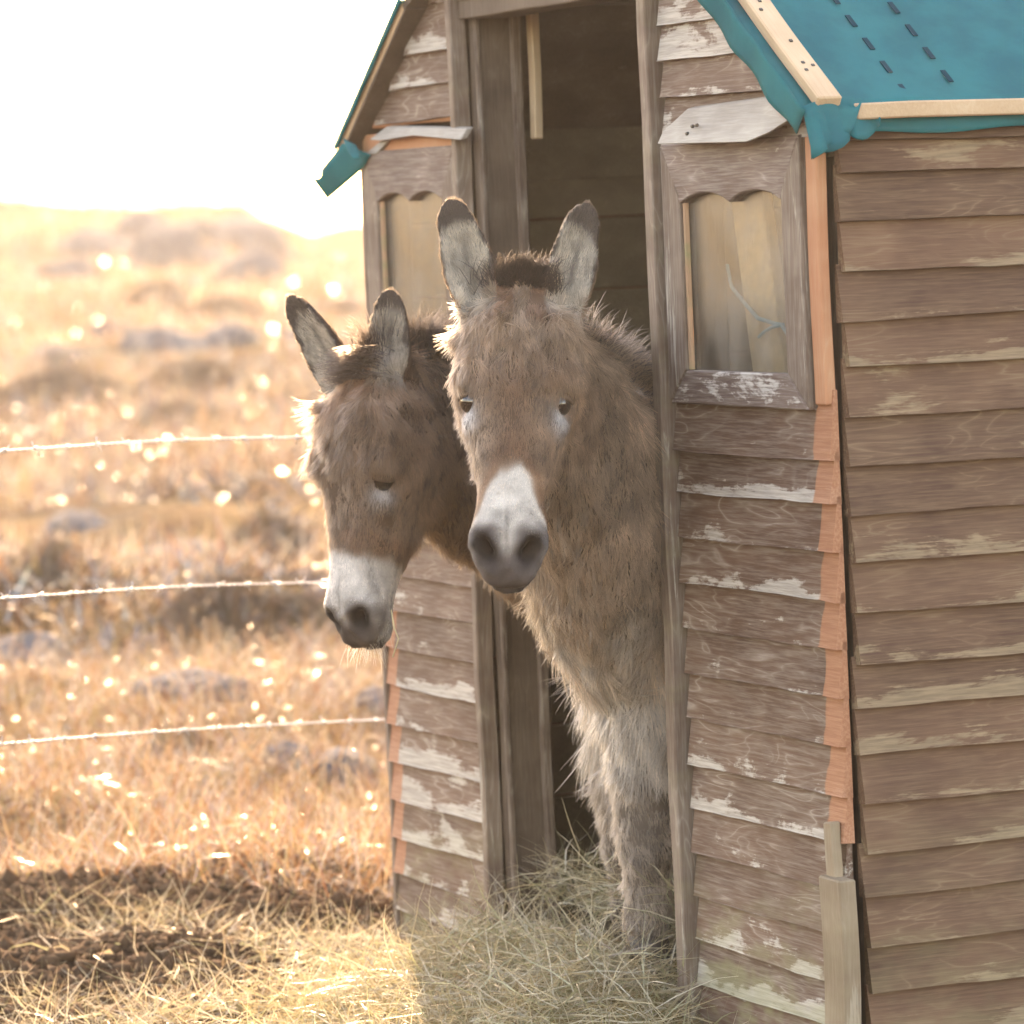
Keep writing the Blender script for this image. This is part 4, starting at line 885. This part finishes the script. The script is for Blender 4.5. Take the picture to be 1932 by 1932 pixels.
# strewn straw and dry grass over the near ground
def field(n, y0, y1, xs0, xs1, power=1.0):
    Y = y0 + (y1 - y0) * rng.random(n) ** power; X = rng.uniform(xs0, xs1, n) * Y; Z = ground_z(X, Y)
    lx = (X - ORG[0]) * EX[0] + (Y - ORG[1]) * EX[1]; ly = (X - ORG[0]) * EY[0] + (Y - ORG[1]) * EY[1]
    ok = ~((lx > -2.4) & (lx < .1) & (ly > -.02) & (ly < 2.4)); return X[ok], Y[ok], Z[ok]
X, Y, Z = field(26000, 8.6, 11.9, -.16, .06); nz = snoise(np.stack([X, Y, 0 * X], 1), 2.6, 2); k = (nz > .55 - 2.6 * np.exp(-((Y - 9.0) / .6) ** 2)) ; X, Y, Z = X[k], Y[k], Z[k]; n = len(X)
D = rng.normal(size=(n, 3)); D[:, 2] = np.abs(D[:, 2]) * .5
blades('straw_litter', np.stack([X, Y, Z + .006], 1), D, rng.uniform(.04, .17, n), rng.uniform(.0016, .0035, n), pal_pick(n, STRAW, [4, 3, 3, 1, 3]), 4, .8, .1, sag=.1, label='dry straw strewn over the bare soil', category='straw')
GR = [(.27, .165, .085), (.19, .095, .045), (.36, .27, .17), (.16, .065, .03), (.17, .14, .06)]
def grass(name, label, n, y0, y1, hmin, hmax, wmin, wmax, cols, wts, thr, f, ch, power=1.0, spread=.55):
    X, Y, Z = field(n, y0, y1, -.19, .10, power); nz = snoise(np.stack([X, Y * .7, 0 * X], 1), f, ch) + .5 * snoise(np.stack([X, Y * .7, 0 * X], 1), f * 3.1, ch); k = nz > thr; X, Y, Z, nz = X[k], Y[k], Z[k], nz[k]; n = len(X)
    D = np.concatenate([rng.normal(0, spread, (n, 2)), np.ones((n, 1))], 1); hgt = rng.uniform(hmin, hmax, n) * (.6 + .4 * sm(thr, thr + 1, nz))
    c = pal_pick(n, cols, wts, .3); pt = snoise(np.stack([X, Y * .5, 0 * X], 1), .9, 3)[:, None]; c = c * (1 + .22 * pt * np.array([1, .9, .8]))
    blades(name, np.stack([X, Y, Z - .01], 1), D, hgt, rng.uniform(wmin, wmax, n), c, 4, .7, .05, sag=.12, mat='dewy', label=label, category='grass')
grass('dry_grass', 'dry golden grass tussocks beside the fence wires', 60000, 10.9, 19, .06, .24, .002, .005, GR, [4, 3, 4, 2, 2], -.55, 1.5, 1)
grass('moor_grass', 'russet and straw coloured grass over the open moor', 42000, 18, 45, .12, .38, .005, .012, GR, [4, 3, 4, 3, 2], -.6, .8, 2, 1.5)
grass('hill_grass', 'faded grass on the far hillside', 36000, 44, 124, .2, .5, .02, .05, GR, [4, 3, 2, 2, 2], -.4, .35, 4, 1.2)
HT = [(.036, .022, .014), (.055, .03, .018), (.03, .026, .013), (.08, .042, .02)]
def clumps(name, label, places):
    Ps, Hs = [], []
    for px, py, wpx, hpx in places:
        Y0 = ground_depth(px, py); sc = Y0 / FPX; n = 5000; a = rng.uniform(0, 6.28, n); r = rng.random(n) ** .6; X = at(px, py, Y0)[0] + np.cos(a) * r * wpx * sc * .5; Y = Y0 + np.sin(a) * r * wpx * sc * .8
        Ps.append(np.stack([X, Y, ground_z(X, Y) + hpx * sc * .95 * (1 - r ** 2) * rng.random(n)], 1)); Hs.append(np.full(n, hpx * sc * .45))
    P = np.concatenate(Ps); Hs = np.concatenate(Hs); n = len(P); D = np.concatenate([rng.normal(0, .8, (n, 2)), np.ones((n, 1))], 1)
    blades(name, P, D, Hs * rng.uniform(.5, 1.2, n), Hs * .09, pal_pick(n, HT, [3, 3, 2, 1], .3), 3, .6, .1, label=label, category='heather')
def ground_depth(px, py):
    """distance at which the pixel's ray meets the ground"""
    Y = np.geomspace(9, 125, 1500); d = ray(px, py); Pn = CAM + np.outer(Y / d[1], d); dz = Pn[:, 2] - ground_z(Pn[:, 0], Pn[:, 1]); k = np.where(dz < 0)[0]; return float(Y[k[0]]) if len(k) else 110.0
clumps('heather_clumps', 'dark peaty heather mounds on the slope behind the wires', [(520, 1085, 210, 95), (420, 1215, 230, 95), (560, 1210, 180, 70), (370, 745, 230, 60), (330, 800, 200, 40), (420, 610, 170, 45), (300, 575, 120, 40), (640, 780, 160, 45), (120, 760, 260, 60), (100, 1120, 240, 90), (350, 1420, 160, 40), (640, 600, 140, 30)])
grass('heather', 'dark heather patches between the boulders', 34000, 15.5, 70, .10, .30, .012, .03, HT, [3, 3, 2, 1], .75, .45, 5, 1.6, .8)

# clods of dug soil
X, Y, Z = field(11000, 9.3, 11.4, -.17, .03); k = snoise(np.stack([X, Y, 0 * X], 1), 2.2, 4) > -.5; X, Y, Z = X[k], Y[k], Z[k]; n = len(X)
bm = bmesh.new(); bmesh.ops.create_icosphere(bm, subdivisions=1, radius=1); IV = np.array([v.co[:] for v in bm.verts]); IT = np.array([[v.index for v in f.verts] for f in bm.faces]); bm.free()
sz_ = np.minimum(rng.gamma(2.0, .0036, n) + .003, .02); CV = IV[None] * (sz_[:, None, None] * rng.uniform(.4, 1.5, (n, len(IV), 1))) * rng.uniform(.7, 1.4, (n, 1, 3)) + np.stack([X, Y, Z + sz_ * .2], 1)[:, None]
ct = (IT[None] + (np.arange(n) * len(IV))[:, None, None]).reshape(-1, 3); M['clod'] = plain('dark_soil', (.085, .053, .032), 1, .05, 0, .5, 20, .6)
link('soil_clods', trimesh('soil_clods', CV.reshape(-1, 3), ct), 'clod', kind='stuff', label='dark crumbled clods of dug soil beside the shed', category='soil')
# ------------------------------------------------------------------ boulders
def rock_mat():
    s = NT('lichen_rock'); tc = s.n('TexCoord'); n = s.noise(tc.outputs['Object'], 3, 6, .65); f = s.noise(tc.outputs['Object'], 18, 4, .6)
    c = s.mix(s.ramp(n, .35, .65), (.085, .08, .085), (.165, .158, .16)); c = s.mix(s.math('MULTIPLY', s.ramp(f, .52, .7), .6), c, (.05, .042, .03))
    s.l(c, s.b.inputs['Base Color']); s.b.inputs['Roughness'].default_value = 1; s.b.inputs['Specular IOR Level'].default_value = .06; s.bump(s.math('ADD', n, f), 1, .05); return s.m
M['rock'] = rock_mat()
def boulder(px, py, Y, wd, ht, dp, label, group, seed):
    bm = bmesh.new(); bmesh.ops.create_icosphere(bm, subdivisions=4, radius=1); V = np.array([v.co[:] for v in bm.verts]); sh = np.array([seed * 3.1, seed * 1.7, seed * .9])
    r = 1 + .26 * np.clip(snoise(V + sh, 1.5, 0), -1.2, 1.2) + .12 * np.abs(snoise(V + sh, 3.2, 1)) + .05 * snoise(V + sh, 9, 2); U = V * r[:, None]
    U = U * np.array([wd / 2, dp / 2, ht]); U[:, 2] = np.maximum(U[:, 2], -ht * .35)
    for v, u in zip(bm.verts, U): v.co = u
    me = bpy.data.meshes.new('boulder'); bm.to_mesh(me); bm.free(); me.polygons.foreach_set('use_smooth', [True] * len(me.polygons))
    x = at(px, py, Y)[0]; o = link('boulder', me, 'rock'); z = float(ground_z(np.array([x]), np.array([Y]))[0]); o.location = (x, Y, z - .22 * ht); o.rotation_euler = (0, 0, seed)
    o['label'] = label; o['category'] = 'boulder'
    if group: o['group'] = group
    return o
BL = [(335, 1062, 150, 55, 'long pale flat boulder lying behind the middle fence wire', None), (352, 1310, 170, 48, 'low grey slab of rock above the lowest fence wire', None), (522, 1445, 95, 60, 'tilted pale stone leaning beside a rounded grey stone', None),
      (642, 1468, 120, 55, 'rounded grey stone in the grass beside the shed corner', None), (700, 1330, 90, 34, 'small stone half sunk in grass against the shed', None), (300, 1215, 90, 40, 'wet glinting rock by the peat bank', None)]
for i, (px, py, wpx, hpx, lab, grp) in enumerate(BL):
    Y = ground_depth(px, py); sc = Y / FPX; boulder(px, py, Y, wpx * sc * 1.35, hpx * sc * .85, wpx * sc * .9, lab, grp, i + 1.3)
FR = [(300, 660, 150, 45), (430, 650, 130, 40), (560, 640, 80, 26), (340, 545, 90, 28), (470, 525, 150, 70), (400, 505, 170, 80), (320, 505, 170, 90), (520, 500, 140, 70), (290, 455, 160, 80), (450, 462, 170, 70), (380, 450, 120, 50), (620, 660, 60, 24), (360, 740, 90, 24), (200, 470, 160, 70), (120, 520, 140, 50), (210, 640, 120, 40), (90, 690, 150, 50), (150, 1000, 140, 45), (60, 1250, 150, 60)]
for i, (px, py, wpx, hpx) in enumerate(FR):
    Y = ground_depth(px, py); sc = Y / FPX; boulder(px, py, Y, wpx * sc, hpx * sc * .8, wpx * sc * .8, *(('grey boulder of the crag that crowns the hill', 'boulders of the hilltop crag') if py < 535 else ('scattered grey boulder half sunk in the open slope below the crag', 'boulders on the open slope')), i * 1.7 + .4)

# ------------------------------------------------------------------ wire fence behind the shed
fence = empty('wire_fence', 'three strand barbed wire fence running behind the shed', 'fence', tuple(at(400, 1760, 10.6)))
def wire(pts_px):
    P = []
    (xa, ya, Ya), (xb, yb, Yb) = pts_px; A, B = at(xa, ya, Ya), at(xb, yb, Yb); e = (B - A); A = A - e * 1.6; B = B + e * .9; L = np.linalg.norm(B - A); n = int(L / .012); t = np.linspace(0, 1, n)
    c = A + np.outer(t, B - A); c[:, 2] -= .004 * np.sin(t * math.pi * 3)
    dirn = nrm(B - A); a = nrm(np.cross(dirn, Z3)); b = np.cross(dirn, a); ph = t * L / .045 * 2 * math.pi
    o0 = Vector(fence.location); Vv, Fc, off = [], [], 0
    def add(pts, r, m):
        nonlocal off
        me = tube_mesh('t', pts, r, m); 
        Vv.extend([v.co[:] for v in me.vertices]); Fc.extend([tuple(i + off for i in p.vertices) for p in me.polygons]); off += len(me.vertices); bpy.data.meshes.remove(me)
    for s_ in (0, math.pi): add(c + .0017 * (np.outer(np.cos(ph + s_), a) + np.outer(np.sin(ph + s_), b)), .0014, 4)
    for q in np.arange(.05, L, .115):
        p = A + dirn * q; p = p + Z3 * (-.004 * math.sin(q / L * math.pi * 3)); th = np.linspace(0, 4 * math.pi, 16)
        add(p + np.outer(np.linspace(-.006, .006, 16), dirn) + .0042 * (np.outer(np.cos(th), a) + np.outer(np.sin(th), b)), .0012, 4)
        for sg in (1, -1):
            v = nrm(a * rng.normal() + b * rng.normal()); add([p + dirn * .005 * sg - v * .004, p + dirn * .005 * sg + v * .018], .0011, 4)
    me = pydata('wire', Vv, Fc, True); o = link('wire', me, 'wire', fence); o.location = -o0
for w_ in ([(276, 836, 10.35), (575, 823, 10.9)], [(276, 1113, 10.35), (605, 1097, 10.95)], [(276, 1385, 10.35), (735, 1355, 11.2)]): wire(w_)
for e_, sc in ((-1.55, 1), (.85 + .9, 1)):
    A, B = at(276, 1385, 10.35), at(735, 1355, 11.2); p = A + (B - A) * e_; z = float(ground_z(np.array([p[0]]), np.array([p[1]]))[0])
    o = link('fence_post', box_mesh('fence_post', .07, .07, 1.5, .006, False, 8, .004), 'stake', fence); o.location = Vector((p[0], p[1] + .045, z - .15)) - Vector(fence.location); tint(o, .5, .3, .5)

# stalk of hay held in the lips of the brown donkey
st = [at(738, 1150, 8.76), at(744, 1185, 8.75), at(752, 1205, 8.74), at(741, 1240, 8.73)]
link('hay_stalk', tube_mesh('hay_stalk', st, .0016, 5), plain('dry_stalk', (.45, .36, .2), .7), label='single hay stalk dangling from the lips of the brown donkey', category='hay stalk')

# ------------------------------------------------------------------ air volume added to stand in for lens veil
hm = bpy.data.materials.new('veil_haze'); hm.use_nodes = True; ht = hm.node_tree; ht.nodes.remove(ht.nodes['Principled BSDF'])
pv = ht.nodes.new('ShaderNodeVolumePrincipled'); pv.inputs['Color'].default_value = (.95, .88, .82, 1); pv.inputs['Density'].default_value = VEIL_HAZE; pv.inputs['Anisotropy'].default_value = .55
ht.links.new(pv.outputs[0], ht.nodes['Material Output'].inputs['Volume'])
hz0, hz1 = -45.0, 4.5
bm = bmesh.new(); bmesh.ops.create_cube(bm, size=1)
for v in bm.verts: v.co = Vector((v.co.x * 8000, v.co.y * 8000, hz0 + (v.co.z + .5) * (hz1 - hz0)))
me = bpy.data.meshes.new('veil_haze'); bm.to_mesh(me); bm.free(); link('veil_haze', me, hm, kind='stuff', label='thin warm air volume added to stand in for lens veil', category='veil_haze')
